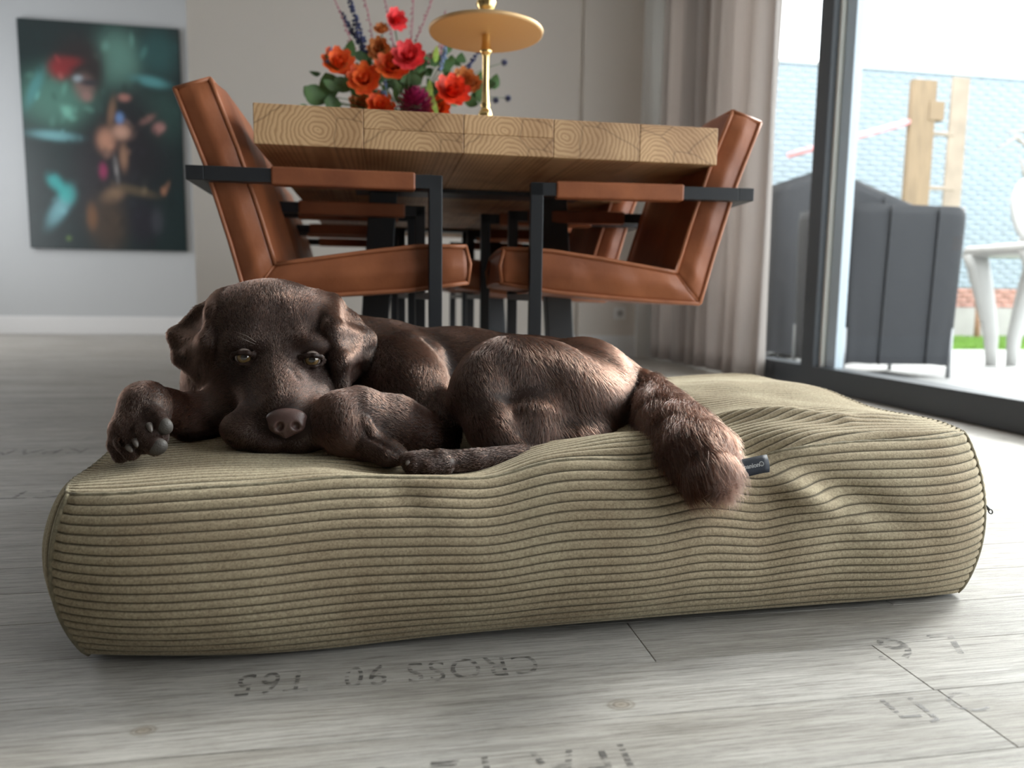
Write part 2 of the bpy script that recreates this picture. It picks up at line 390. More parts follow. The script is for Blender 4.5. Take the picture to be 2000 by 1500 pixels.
# ------------------------------------------------------------------ dining table
def table_wood():
    M = bpy.data.materials.new('solid_oak'); M.use_nodes = True
    nt = M.node_tree; N = nt.nodes; L = nt.links; b = N['Principled BSDF']
    tc = N.new('ShaderNodeTexCoord'); oi = N.new('ShaderNodeObjectInfo')
    # ring centre differs per board; rings run around the board's length (y)
    wn = N.new('ShaderNodeTexWhiteNoise'); wn.noise_dimensions = '1D'; L.new(oi.outputs['Random'], wn.inputs['W'])
    mr = N.new('ShaderNodeVectorMath'); mr.operation = 'MULTIPLY_ADD'; mr.inputs[1].default_value = (0.10, 0, 0.05); mr.inputs[2].default_value = (-0.05, 0, -0.025)
    L.new(wn.outputs['Color'], mr.inputs[0])
    ad = N.new('ShaderNodeVectorMath'); ad.operation = 'ADD'; L.new(tc.outputs['Object'], ad.inputs[0]); L.new(mr.outputs[0], ad.inputs[1])
    mp = N.new('ShaderNodeMapping'); mp.inputs['Scale'].default_value = (1, 0.05, 1.25); L.new(ad.outputs[0], mp.inputs[0])
    nz = N.new('ShaderNodeTexNoise'); nz.inputs['Scale'].default_value = 9; nz.inputs['Detail'].default_value = 3; L.new(mp.outputs[0], nz.inputs['Vector'])
    sc = N.new('ShaderNodeVectorMath'); sc.operation = 'MULTIPLY_ADD'; sc.inputs[1].default_value = (0.05, 0, 0.05); L.new(nz.outputs['Color'], sc.inputs[0]); L.new(mp.outputs[0], sc.inputs[2])
    wv = N.new('ShaderNodeTexWave'); wv.wave_type = 'RINGS'; wv.rings_direction = 'Y'; wv.inputs['Scale'].default_value = 32; wv.inputs['Distortion'].default_value = 1.6; wv.inputs['Detail'].default_value = 3; wv.inputs['Detail Scale'].default_value = 2.0
    L.new(sc.outputs[0], wv.inputs['Vector'])
    r = N.new('ShaderNodeValToRGB'); e = r.color_ramp.elements
    e[0].position = 0.0; e[0].color = (0.44, 0.255, 0.125, 1); e[1].position = 0.6; e[1].color = (0.61, 0.395, 0.215, 1)
    L.new(wv.outputs['Fac'], r.inputs[0])
    n2 = N.new('ShaderNodeTexNoise'); n2.inputs['Scale'].default_value = 5; n2.inputs['Detail'].default_value = 6; L.new(ad.outputs[0], n2.inputs['Vector'])
    r2 = N.new('ShaderNodeValToRGB'); e = r2.color_ramp.elements
    e[0].position = 0.35; e[0].color = (0.62, 0.55, 0.5, 1); e[1].position = 0.6; e[1].color = (1.05, 1.05, 1.05, 1); L.new(n2.outputs['Fac'], r2.inputs[0])
    mx = N.new('ShaderNodeMix'); mx.data_type = 'RGBA'; mx.blend_type = 'MULTIPLY'; mx.inputs['Factor'].default_value = 1
    L.new(r.outputs[0], mx.inputs['A']); L.new(r2.outputs[0], mx.inputs['B'])
    # drying cracks
    vo = N.new('ShaderNodeTexVoronoi'); vo.feature = 'DISTANCE_TO_EDGE'; vo.inputs['Scale'].default_value = 4.5; 
    mpc = N.new('ShaderNodeMapping'); mpc.inputs['Scale'].default_value = (1.3, 0.12, 1.3); L.new(sc.outputs[0], mpc.inputs[0]); L.new(mpc.outputs[0], vo.inputs['Vector'])
    rc = N.new('ShaderNodeValToRGB'); e = rc.color_ramp.elements
    e[0].position = 0.0; e[0].color = (0.22, 0.18, 0.15, 1); e[1].position = 0.016; e[1].color = (1, 1, 1, 1); L.new(vo.outputs['Distance'], rc.inputs[0])
    mx2 = N.new('ShaderNodeMix'); mx2.data_type = 'RGBA'; mx2.blend_type = 'MULTIPLY'; mx2.inputs['Factor'].default_value = 0.5
    L.new(mx.outputs['Result'], mx2.inputs['A']); L.new(rc.outputs[0], mx2.inputs['B'])
    rt = N.new('ShaderNodeMapRange'); rt.inputs['To Min'].default_value = 0.88; rt.inputs['To Max'].default_value = 1.1; L.new(oi.outputs['Random'], rt.inputs['Value'])
    vm = N.new('ShaderNodeVectorMath'); vm.operation = 'SCALE'; L.new(mx2.outputs['Result'], vm.inputs[0]); L.new(rt.outputs[0], vm.inputs['Scale'])
    L.new(vm.outputs[0], b.inputs['Base Color']); b.inputs['Roughness'].default_value = 0.5
    bp = N.new('ShaderNodeBump'); bp.inputs['Strength'].default_value = 0.15; bp.inputs['Distance'].default_value = 0.001; L.new(wv.outputs['Fac'], bp.inputs['Height']); L.new(bp.outputs[0], b.inputs['Normal'])
    return M
m_oak = table_wood()
m_black = mat('black_powder_coat', (0.018, 0.020, 0.024), 0.42, bump=0.1, bscale=400, bdist=0.0005)
TX0, TX1, TY0, TY1, TZ0, TZ1 = -0.252, 0.742, 1.60, 3.85, 0.700, 0.780
table = empty('dining_table', ((TX0+TX1)/2, (TY0+TY1)/2, 0))
tag(table, 'long dining table with a thick solid wood top on black steel legs', 'table')
def rel(o, p): return (p[0]-o.location.x, p[1]-o.location.y, p[2]-o.location.z)
edges_u = [TX0, -0.035, 0.172, 0.366, 0.560, TX1]
random.seed(11)
for i in range(5):
    x0, x1 = edges_u[i]+0.0004, edges_u[i+1]-0.0004
    for (z0, z1, mid) in (((TZ0, TZ1, None),) if i in (0, 4, 3) else ((TZ0, (TZ0+TZ1)/2-0.0002, None), ((TZ0+TZ1)/2+0.0002, TZ1, None))):
        dy = random.uniform(-0.0006, 0.0006)
        bm = bmesh.new(); hx, hy, hz = (x1-x0)/2, (TY1-TY0)/2, (z1-z0)/2
        box(bm, (-hx, -hy+dy, -hz), (hx, hy, hz))
        bmesh.ops.subdivide_edges(bm, edges=[e for e in bm.edges if abs(e.verts[0].co.y-e.verts[1].co.y) > 1], cuts=3)
        o = obj('board', bm, m_oak, table, bevel=0.0016)
        o.location = rel(table, ((x0+x1)/2, (TY0+TY1)/2, (z0+z1)/2))
def slanted_leg(x_top, x_bot, y0, y1, wd=0.078):
    bm = bmesh.new()
    vs = [bm.verts.new(p) for p in ((x_bot-wd/2, y0, 0.012), (x_bot+wd/2, y0, 0.012), (x_bot+wd/2, y1, 0.012), (x_bot-wd/2, y1, 0.012), (x_top-wd/2, y0, .69), (x_top+wd/2, y0, .69), (x_top+wd/2, y1, .69), (x_top-wd/2, y1, .69))]
    for f in ((0,3,2,1),(4,5,6,7),(0,1,5,4),(1,2,6,5),(2,3,7,6),(3,0,4,7)): bm.faces.new([vs[i] for i in f])
    return bm
for yy in (2.155, 3.40):
    for sx in (1, -1):
        cx = 0.252
        bm = slanted_leg(cx+sx*0.245, cx+sx*0.295, yy, yy+0.05)
        bmesh.ops.translate(bm, verts=bm.verts, vec=-table.location)
        obj('leg', bm, m_black, table, bevel=0.003)
    bm = bmesh.new(); box(bm, rel(table, (-0.06, yy, 0.0)), rel(table, (0.565, yy+0.05, 0.014))); obj('foot_bar', bm, m_black, table, bevel=0.002)
    bm = bmesh.new(); box(bm, rel(table, (-0.07, yy-0.03, 0.688)), rel(table, (0.575, yy+0.08, 0.6995))); obj('top_plate', bm, m_black, table)

# ------------------------------------------------------------------ chairs
m_leather = mat('cognac_leather', (0.32, 0.108, 0.045), 0.42, spec=0.4, var=0.30, vscale=7, bump=0.35, bscale=90, base2=(0.20, 0.062, 0.027), bdist=0.0015)
m_pipe = mat('leather_piping', (0.38, 0.135, 0.06), 0.45, var=0.2, vscale=20)
CW = 0.500     # cushion width
def slab_from_profile(name, prof, width, parent, puff=0.010, bulge_top=0.0, nseg=10):
    """prof: list of 4-sided outline samples: bottom curve and top curve, both from front to back (x,z)"""
    lower, upper = prof; n = len(lower); bm = bmesh.new(); rows = []
    for j in range(nseg+1):
        t = j/nseg; y = (t-0.5)*width; k = 4*t*(1-t)
        lo = [Vector((p[0], y, p[1])) for p in lower]; up = [Vector((p[0], y, p[1])) for p in upper]
        ring_l, ring_u = [], []
        for a, b in zip(lo, up):
            d = (b-a).normalized()
            ring_u.append(bm.verts.new(b + d*bulge_top*min(1, k*1.6))); ring_l.append(bm.verts.new(a - d*bulge_top*0.5*min(1, k*1.6)))
        rows.append((ring_l, ring_u))
    for (l0, u0), (l1, u1) in zip(rows, rows[1:]):
        for i in range(n-1):
            bm.faces.new((u0[i], u0[i+1], u1[i+1], u1[i])); bm.faces.new((l0[i], l1[i], l1[i+1], l0[i+1]))
        bm.faces.new((l0[0], u0[0], u1[0], l1[0])); bm.faces.new((l0[-1], l1[-1], u1[-1], u0[-1]))
    for side, (l, u) in ((-1, rows[0]), (1, rows[-1])):
        mids = [bm.verts.new((l[i].co+u[i].co)/2 + Vector((0, side*puff*(0.35 if i in (0, n-1) else 1)*(1+0.18*math.sin(i*2.1)), 0))) for i in range(n)]
        for i in range(n-1):
            bm.faces.new((l[i], l[i+1], mids[i+1], mids[i])); bm.faces.new((mids[i], mids[i+1], u[i+1], u[i]))
        bm.faces.new((l[0], mids[0], u[0])); bm.faces.new((l[-1], u[-1], mids[-1]))
    cl = bm.edges.layers.float.new('crease_edge')
    es = set(id(e) for e in bm.edges if all(abs(abs(v.co.y)-width/2) < 1e-5 for v in e.verts))
    for e in bm.edges: e[cl] = .85 if id(e) in es else 0.0
    return obj(name, bm, m_leather, parent, smooth=True, sub=2)
def lerp_curve(pts, n, bow=0.0):
    out = []
    P = [Vector((p[0], 0, p[1])) for p in pts]
    L = [0]
    for a, b in zip(P, P[1:]): L.append(L[-1]+(b-a).length)
    for i in range(n):
        s = L[-1]*i/(n-1)
        for k in range(len(P)-1):
            if s <= L[k+1]+1e-9:
                t = (s-L[k])/(L[k+1]-L[k]); p = P[k].lerp(P[k+1], t); out.append((p.x, p.z)); break
    return out
def make_chair():
    """local frame: +x to the chair's front, y across, near side is -y"""
    r = empty('dining_armchair')
    # profile (x from front 0 to back negative)
    s_up = lerp_curve([(0.0, .508), (-.10, .506), (-.22, .490), (-.395, .462)], 12)
    s_lo = lerp_curve([(0.005, .430), (-.12, .412), (-.30, .398), (-.455, .390)], 12)
    slab_from_profile('seat', (s_lo, s_up), CW, r, 0.012, 0.012)
    b_in = lerp_curve([(-.398, .462), (-.425, .56), (-.468, .70), (-.515, .825)], 12)
    b_out = lerp_curve([(-.458, .392), (-.485, .50), (-.530, .66), (-.582, .802)], 12)
    slab_from_profile('backrest', (b_out, b_in), CW, r, 0.012, 0.014)
    # piping along all the cushion edges
    for side in (-1, 1):
        y = side*CW/2
        bm = bmesh.new(); tube(bm, [(a, y, b) for a, b in s_up] + [(a, y, b) for a, b in b_in], 0.0050, 6); obj('piping', bm, m_pipe, r, True)
        bm = bmesh.new(); tube(bm, [(a, y, b) for a, b in s_lo] + [(a, y, b) for a, b in b_out], 0.0050, 6); obj('piping', bm, m_pipe, r, True)
        bm = bmesh.new(); tube(bm, [(s_up[0][0], y, s_up[0][1]), (.010, y, .47), (s_lo[0][0], y, s_lo[0][1])], 0.0045, 6); obj('piping', bm, m_pipe, r, True)
        bm = bmesh.new(); tube(bm, [(b_in[-1][0], y, b_in[-1][1]), (b_out[-1][0], y, b_out[-1][1])], 0.0045, 6); obj('piping', bm, m_pipe, r, True)
        bm = bmesh.new(); tube(bm, [(-.398, y-side*0.002, .462), (-.425, y+side*0.004, .425), (-.458, y-side*0.002, .392)], 0.0022, 6); obj('corner_seam', bm, m_pipe, r, True)
    for (a, b) in (s_up[0], s_lo[0], b_in[-1], b_out[-1]):
        bm = bmesh.new(); tube(bm, [(a, -CW/2+CW*i/8, b+(0.006*math.sin(PI*i/8))) for i in range(9)], 0.0045, 6); obj('piping', bm, m_pipe, r, True)
    # steel frame
    T = 0.028; YS = CW/2+0.022
    for side in (-1, 1):
        y0, y1 = (-YS-T/2, -YS+T/2) if side < 0 else (YS-T/2, YS+T/2)
        bm = bmesh.new(); box(bm, (-.082, y0, 0.0), (-.054, y1, .650)); obj('leg', bm, m_black, r, bevel=0.0015)
        bm = bmesh.new(); box(bm, (-.525, y0, .622), (-.0541, y1, .6505)); obj('armrest', bm, m_black, r, bevel=0.0015)
        bm = bmesh.new(); box(bm, (-.50, y0, 0.0), (-.0821, y1, .020)); obj('floor_runner', bm, m_black, r, bevel=0.0015)
        bm = bmesh.new(); box(bm, (-.398, y0-.003, .618), (-.110, y1+.003, .6545)); obj('armrest_wrap', bm, m_leather, r, bevel=0.004)
    bm = bmesh.new(); box(bm, (-.560, -YS-T/2, .622), (-.5251, YS+T/2, .6505)); obj('back_bar', bm, m_black, r, bevel=0.0015)
    bm = bmesh.new(); box(bm, (-.50, -YS+T/2, .0), (-.472, YS-T/2, .020)); obj('cross_bar', bm, m_black, r)
    bm = bmesh.new(); box(bm, (-.081, -YS+T/2, .392), (-.055, YS-T/2, .408)); obj('cross_bar', bm, m_black, r)
    return r
chair0 = make_chair()
LB = 'cognac leather armchair on a black steel frame, '
spots = [  # x, y (centre), rotation, label
    (0.178, 1.872, math.radians(0.5), LB+'nearest on the left side of the table'),
    (0.292, 1.915, PI-math.radians(4.5), LB+'nearest on the right side of the table'),
    (0.150, 2.560, math.radians(2), LB+'second on the left, behind the nearest'),
    (0.255, 2.560, PI-math.radians(2), LB+'second on the right, behind the nearest'),
    (0.120, 3.230, math.radians(0), LB+'farthest on the left side of the table'),
    (0.260, 3.230, PI, LB+'farthest on the right side of the table')]
for i, (x, y, rz, lab) in enumerate(spots):
    c = chair0 if i == 0 else copy_tree(chair0)
    c.location = (x, y, 0); c.rotation_euler = (0, 0, rz)
    tag(c, lab, 'chair', 'leather armchairs around the dining table')
bpy.context.view_layer.update()

# ------------------------------------------------------------------ brass stand
m_brass = mat('polished_brass', (0.78, 0.55, 0.24), 0.20, metal=1.0, bump=0.05, bscale=30)
m_brass2 = mat('brushed_brass', (0.62, 0.42, 0.22), 0.55, metal=0.55, bump=0.1, bscale=300)
bp_ = at(948, 218, 1.93)
st = empty('brass_etagere', (bp_.x, 1.93, TZ1)); tag(st, 'polished brass tiered serving stand with a round tray at the front of the table', 'stand')
zb = TZ1
def lat(name, prof, m_, par, seg=40):
    bm = bmesh.new(); lathe(bm, prof, seg); return obj(name, bm, m_, par, True)
zt = at(948, 66, 1.93).z - zb       # tray height above the table
lat('base', [(0, 0), (.085, 0), (.090, .004), (.086, .010), (.03, .014), (.014, .022), (0, .022)], m_brass, st)
lat('stem', [(0, .02), (.012, .02), (.016, .030), (.012, .042), (.008, .046), (.010, .060), (.0175, .070), (.019, .078), (.015, .088), (.010, .096), (.013, .102), (.0095, .110), (.0080, .16), (.0085, zt-.055), (.0125, zt-.048), (.016, zt-.042), (.0125, zt-.036), (.0105, zt-.02), (.0105, zt+.03), (.014, zt+.036), (.012, zt+.045), (.020, zt+.058), (.026, zt+.072), (.018, zt+.088), (.010, zt+.10), (.010, zt+.26), (.018, zt+.27), (.02, zt+.29), (0, zt+.31)], m_brass, st, 24)
lat('tray', [(0, zt-.003), (.138, zt-.003), (.142, zt-.001), (.144, zt+.006), (.142, zt+.007), (.139, zt+.001), (0, zt+.001)], m_brass2, st, 64)

# ------------------------------------------------------------------ wall picture: abstract stand-in print
pc = (-3.20, PY)
A, B = at(32, 38, PY-.05), at(347, 52, PY-.05); C_, D_ = at(58, 487, PY-.05), at(364, 488, PY-.05)
px0, px1 = (A.x+C_.x)/2, (B.x+D_.x)/2; pz0, pz1 = (C_.z+D_.z)/2, (A.z+B.z)/2
pic = empty('wall_picture', ((px0+px1)/2, PY-.03, (pz0+pz1)/2)); tag(pic, 'large dark teal portrait print hanging on the pale wall at the left', 'picture')
pw, ph = px1-px0, pz1-pz0
bm = bmesh.new(); box(bm, (-pw/2, -.010, -ph/2), (pw/2, .028, ph/2)); obj('panel', bm, mat('black_panel_edge', (.01, .012, .012), .4), pic)
gx, gz = 90, 130
X, Z = np.meshgrid(np.linspace(0, 1, gx), np.linspace(0, 1, gz))
V = np.stack([(X-.5)*pw, np.full_like(X, -.0115), (Z-.5)*ph], -1).reshape(-1, 3)
idx = np.arange(gx*gz).reshape(gz, gx)
Fq = np.stack([idx[:-1, :-1], idx[:-1, 1:], idx[1:, 1:], idx[1:, :-1]], -1).reshape(-1, 4)
Cc = np.zeros((gz, gx, 3)); Cc[:] = (0.006, 0.018, 0.019)
def blob(u, v, ru, rv, col, s=1.0, ang=0.0):
    # u, v in zoomed photo crop coordinates of the print (65..800, 80..1080), v down
    cx, cz = (u-90)/(705.), 1-(v-90)/(985.); du = X-cx; dv = (Z-cz)*1.4
    a = math.radians(ang); p_ = du*math.cos(a)+dv*math.sin(a); q_ = -du*math.sin(a)+dv*math.cos(a)
    wgt = np.exp(-((p_/(ru/705.))**2+(q_/(rv/705.))**2)**1.6)[..., None]*s
    col = np.array(col); col = col*(1.55 if col.max() > .11 else 1.0)
    Cc[:] = Cc*(1-wgt)+col*wgt
for args in ((260, 420, 190, 130, (.055, .14, .11), .9), (520, 240, 110, 130, (.075, .17, .14), .9), (700, 200, 90, 110, (.02, .09, .09), .8), (680, 480, 110, 130, (.03, .09, .075), .8),
             (150, 380, 25, 90, (.05, .17, .17), .8, -25), (660, 325, 80, 24, (.07, .24, .25), .8, -8), (230, 580, 110, 22, (.10, .24, .26), .9, -3), (215, 780, 30, 42, (.02, .25, .25), .8, 40), (235, 890, 35, 100, (.10, .24, .27), .9, -35), (265, 830, 40, 45, (.02, .28, .27), .8),
             (560, 600, 190, 260, (.012, .010, .014), .95), (420, 760, 130, 260, (.02, .018, .022), .9), (350, 250, 110, 110, (.018, .012, .013), 1), (405, 300, 50, 90, (.02, .014, .014), .9),
             (265, 290, 52, 48, (.16, .012, .015), .95, 20), (300, 265, 60, 25, (.13, .012, .014), .9, 10), (365, 365, 45, 55, (.14, .085, .075), .9), (340, 330, 22, 16, (.22, .27, .30), .8), (385, 345, 42, 16, (.02, .025, .035), .9), (375, 405, 24, 22, (.20, .11, .10), .7), (540, 400, 28, 18, (.27, .12, .10), .8), (690, 525, 30, 24, (.28, .13, .12), .7, 30), (640, 490, 40, 16, (.16, .08, .07), .7, 30),
             (450, 590, 42, 55, (.30, .15, .10), .9), (520, 550, 42, 36, (.33, .19, .14), .9), (525, 660, 20, 60, (.20, .11, .07), .8), (515, 490, 20, 26, (.10, .18, .36), .8), (480, 470, 18, 70, (.14, .08, .05), .8, -10), (430, 725, 20, 36, (.20, .02, .07), .8), (490, 720, 9, 60, (.18, .17, .17), .8, 5),
             (470, 830, 60, 34, (.16, .10, .06), .9, 30), (580, 810, 90, 22, (.11, .08, .045), .8, -12), (440, 960, 90, 130, (.055, .035, .022), .9), (370, 930, 25, 60, (.13, .06, .025), .7), (600, 950, 70, 110, (.012, .010, .018), .9), (665, 940, 30, 60, (.06, .06, .075), .5), (700, 805, 14, 20, (.24, .11, .06), .7), (262, 1028, 12, 12, (.07, .12, .03), .8)):
    blob(*args[:2], args[2], args[3], args[4], args[5], args[6] if len(args) > 6 else 0)
rs = np.random.RandomState(3)
for _ in range(120):
    u, v = rs.uniform(90, 790), rs.uniform(90, 1070)
    cxx = Cc[min(gz-1, int((1-(v-90)/985.)*(gz-1))), min(gx-1, int((u-90)/705.*(gx-1)))]
    blob(u, v, rs.uniform(6, 20), rs.uniform(10, 34), tuple(cxx*rs.uniform(.5, 1.7)), .6, rs.uniform(-40, 40))
o = npmesh('print', V, Fq, None, pic, False)
ca = o.data.color_attributes.new('ink', 'FLOAT_COLOR', 'POINT')
ca.data.foreach_set('color', np.concatenate([Cc.reshape(-1, 3), np.ones((gx*gz, 1))], 1).astype(np.float32).ravel())
M = bpy.data.materials.new('printed_artwork'); M.use_nodes = True
a_ = M.node_tree.nodes.new('ShaderNodeVertexColor'); a_.layer_name = 'ink'; b = M.node_tree.nodes['Principled BSDF']
M.node_tree.links.new(a_.outputs[0], b.inputs['Base Color']); b.inputs['Roughness'].default_value = 0.35
o.data.materials.append(M)

# double wall socket low on the pillar
sk = at(1210, 612, BY-.05); so = empty('wall_socket', (sk.x, BY-.05, sk.z)); tag(so, 'small white wall socket low on the wall behind the table', 'socket')
bm = bmesh.new(); box(bm, (-.042, -.010, -.042), (.042, 0, .042)); obj('cover_plate', bm, m_white, so, bevel=.004)
bm = bmesh.new(); lathe(bm, [(0, 0), (.021, 0), (.022, .003), (.019, .004), (.018, -.004), (0, -.004)], 20, M=Matrix.Translation((0, -.0112, 0)) @ Matrix.Rotation(PI/2, 4, 'X')); obj('socket_well', bm, mat('grey_socket', (.35, .33, .32), .5), so)

# ------------------------------------------------------------------ curtain
def curtain():
    M = bpy.data.materials.new('greige_linen'); M.use_nodes = True
    nt = M.node_tree; N = nt.nodes; L = nt.links; b = N['Principled BSDF']
    tc = N.new('ShaderNodeTexCoord'); n = N.new('ShaderNodeTexNoise'); n.inputs['Scale'].default_value = 350; L.new(tc.outputs['Object'], n.inputs['Vector'])
    r = N.new('ShaderNodeValToRGB'); r.color_ramp.elements[0].color = (.40, .36, .34, 1); r.color_ramp.elements[1].color = (.56, .52, .49, 1); L.new(n.outputs['Fac'], r.inputs[0]); L.new(r.outputs[0], b.inputs['Base Color'])
    b.inputs['Roughness'].default_value = 0.9
    tl = N.new('ShaderNodeBsdfTranslucent'); tl.inputs[0].default_value = (.62, .57, .54, 1)
    mx = N.new('ShaderNodeMixShader'); mx.inputs[0].default_value = 0.40; out = N['Material Output']
    L.new(b.outputs[0], mx.inputs[1]); L.new(tl.outputs[0], mx.inputs[2]); L.new(mx.outputs[0], out.inputs[0])
    bm = bmesh.new()
    ns = 260; nz = 26; ztop = 3.02
    y0, y1 = 3.40, 4.80
    cols = []
    for i in range(ns+1):
        s = i/ns; ph = s*2*PI*8.5 + 0.5*math.sin(s*13)
        col = []
        for j in range(nz+1):
            z = 0.012 + (ztop-0.012)*j/nz; tz = z/ztop
            amp = 0.050*(1+0.25*math.sin(s*9+1))*(1-0.15*tz)
            x = 1.84 - 0.02*s + amp*math.sin(ph + 0.10*math.sin(z*2+s*8)) + 0.010*math.sin(ph*2.3+z)
            y = y0 + (y1-y0)*s + 0.018*math.cos(ph) + 0.010*math.sin(z*1.7+s*20)
            col.append(bm.verts.new((x-1.83, y-4.1, z)))
        cols.append(col)
    for a, b2 in zip(cols, cols[1:]):
        for j in range(nz): bm.faces.new((a[j], b2[j], b2[j+1], a[j+1]))
    root = empty('curtain', (1.83, 4.1, 0)); tag(root, 'floor length greige linen curtain drawn back beside the glass door', 'curtain')
    o = obj('curtain_panel', bm, M, root, True)
    md = o.modifiers.new('s', 'SOLIDIFY'); md.thickness = 0.0012
    rail = boxobj('curtain_rail', (1.81, 0.0, 3.04), (1.85, 4.9, 3.08), m_white); tag(rail, 'white ceiling rail the curtain hangs from', 'rail')
    bm = bmesh.new()
    for k in range(9): tube(bm, [(0.0+.0, -0.66+k*0.166, 3.00), (0, -0.66+k*0.166, 3.039)], .004, 6)
    obj('glider_hooks', bm, m_white, root)['kind'] = 'stuff'
curtain()
# ------------------------------------------------------------------ flowers in a vase
fl = empty('flower_arrangement', (0, 0, 0))
FY = 2.62
fb = at(800, 230, FY); fl.location = (fb.x, FY, TZ1)
tag(fl, 'big mixed bouquet of orange, red and blue flowers in a vase on the table', 'flowers')
lat('vase', [(0, 0), (.055, 0), (.070, .01), (.082, .05), (.078, .09), (.058, .13), (.050, .15), (.055, .165), (.050, .165), (.045, .15), (.05, .13), (0, .12)], mat('dark_glazed_vase', (.05, .05, .055), .25), fl)
m_st = mat('green_stem', (.07, .13, .045), .6); m_leaf = mat('green_leaf', (.06, .14, .04), .55, var=.4, vscale=20)
fm = {k: mat('petal_'+k, c, .55, var=.35, vscale=35, base2=c2) for k, c, c2 in (
    ('orange', (.80, .17, .03), (.75, .07, .02)), ('coral', (.85, .075, .085), (.62, .03, .04)), ('red', (.80, .06, .015), (.55, .025, .01)), ('magenta', (.28, .008, .075), (.16, .004, .05)),
    ('amber', (.62, .24, .07), (.45, .13, .04)), ('navy', (.02, .028, .10), (.012, .015, .05)), ('pink', (.42, .10, .17), (.30, .06, .10)), ('blue', (.17, .23, .40), (.10, .15, .28)), ('lime', (.35, .50, .10), (.22, .36, .06)))}
def loc(u, v, y=FY):
    p = at(u, v, y); return Vector((p.x-fl.location.x, p.y-fl.location.y, p.z-fl.location.z))
def petal(bm, M_, ln, wd, cup):
    rows = []
    for i in range(5):
        t = i/4; w_ = wd*math.sin(PI*min(1, .12+.80*t))**.8
        z = cup*t*t*ln
        rows.append([bm.verts.new(M_ @ Vector((s*w_, ln*t, z+abs(s)*.25*w_+.002*random.random()))) for s in (-1, 0, 1)])
    for a, b in zip(rows, rows[1:]):
        for k in range(2): bm.faces.new((a[k], a[k+1], b[k+1], b[k]))
def bloom(c, r0_, key, layers=4, n0=9, face=None, heart=None):
    r = r0_*1.2
    bm = bmesh.new(); d = Vector(face or (random.uniform(-.5, .5), -1, random.uniform(-.1, .6))).normalized()
    R0 = d.to_track_quat('Z', 'Y').to_matrix().to_4x4()
    for L_ in range(layers):
        n_ = n0-L_; el = .15+L_*.42
        for k in range(n_):
            M_ = Matrix.Translation(c) @ R0 @ Matrix.Rotation(2*PI*k/n_+L_*.4+random.uniform(-.1, .1), 4, 'Z') @ Matrix.Rotation(el, 4, 'X')
            petal(bm, M_, r*(1-.13*L_), r*.36*(1-.1*L_), .35)
    o = obj('flower', bm, fm[key], fl, True)
    bm = bmesh.new(); bmesh.ops.create_icosphere(bm, subdivisions=2, radius=r*.2, matrix=Matrix.Translation(c + d*r*.18)); obj('flower_heart', bm, fm[heart or 'amber'], o, True)
    return o
def stem(a, b, r=.0022, sag=.03, m_=None, name='stem'):
    a, b = Vector(a), Vector(b); bm = bmesh.new()
    tube(bm, [a.lerp(b, t)+Vector((0, 0, sag*math.sin(PI*t))) for t in (0, .2, .4, .6, .8, 1)], r, 5); return obj(name, bm, m_ or m_st, fl, True)
def leaf(c, ln, wd, ang, tilt, m_=None):
    bm = bmesh.new(); M_ = Matrix.Translation(c) @ Matrix.Rotation(ang, 4, 'Y') @ Matrix.Rotation(tilt, 4, 'X'); rows = []
    for i in range(7):
        t = i/6; w_ = wd*math.sin(PI*t)**.8+.0004
        rows.append([bm.verts.new(M_ @ Vector((s*w_, .012*math.sin(t*3)+abs(s)*.15*w_, ln*t))) for s in (-1, 0, 1)])
    for a, b in zip(rows, rows[1:]):
        for k in range(2): bm.faces.new((a[k], a[k+1], b[k+1], b[k]))
    return obj('leaf', bm, m_ or m_leaf, fl, True)
random.seed(5)
mouth = (0, 0, .16)
for u, v, y, r, key in ((660, 130, 2.60, .050, 'orange'), (713, 160, 2.56, .050, 'orange'), (765, 140, 2.55, .052, 'orange'), (798, 118, 2.52, .050, 'coral'), (770, 42, 2.66, .036, 'coral'), (880, 186, 2.54, .055, 'red'), (740, 212, 2.6, .045, 'orange'),
                        (905, 160, 2.6, .040, 'amber'), (742, 98, 2.62, .036, 'amber'), (745, 62, 2.64, .024, 'amber'), (925, 168, 2.6, .03, 'amber'), (855, 215, 2.6, .04, 'orange'), (700, 205, 2.66, .04, 'amber')):
    c = loc(u, v, y); bloom(c, r, key, heart='red' if key == 'coral' else None); stem(mouth, c+Vector((0, .01, -.005)))
# round magenta dahlia
c = loc(812, 208, 2.52); bm = bmesh.new(); n_ = 150
for k in range(n_):
    zf = 1-2*(k+.5)/n_; a = k*2.39996; d = Vector((math.sqrt(1-zf*zf)*math.cos(a), math.sqrt(1-zf*zf)*math.sin(a), zf))
    petal(bm, Matrix.Translation(c+d*.022) @ d.to_track_quat('Y', 'Z').to_matrix().to_4x4(), .042, .008, .2)
obj('flower', bm, fm['magenta'], fl, True); stem(mouth, c)
def spike(base, tip, key, n_, r0, name='flower_spike', dens=7):
    a, b = loc(*base), loc(*tip); stem(mouth, a, .002, .02); bm = bmesh.new()
    tube(bm, [a, a.lerp(b, .5)+Vector((.004, 0, 0)), b], .0015, 5)
    for k in range(n_):
        t = k/n_; p = a.lerp(b, t)
        for q in range(dens):
            ang = random.uniform(0, 2*PI); rr = r0*(1-.7*t)*random.uniform(.4, 1)
            d = Vector((math.cos(ang)*rr, math.sin(ang)*rr, random.uniform(-.004, .006)))
            bmesh.ops.create_icosphere(bm, subdivisions=1, radius=random.uniform(.25, .5)*r0*(1-.5*t)+.001, matrix=Matrix.Translation(p+d) @ Matrix.Diagonal((1, .6, .9, 1)))
    return obj(name, bm, fm[key], fl, True)
spike((712, 100, 2.62), (672, -40, 2.6), 'navy', 16, .016); spike((700, 80, 2.64), (664, 20, 2.6), 'navy', 8, .012)
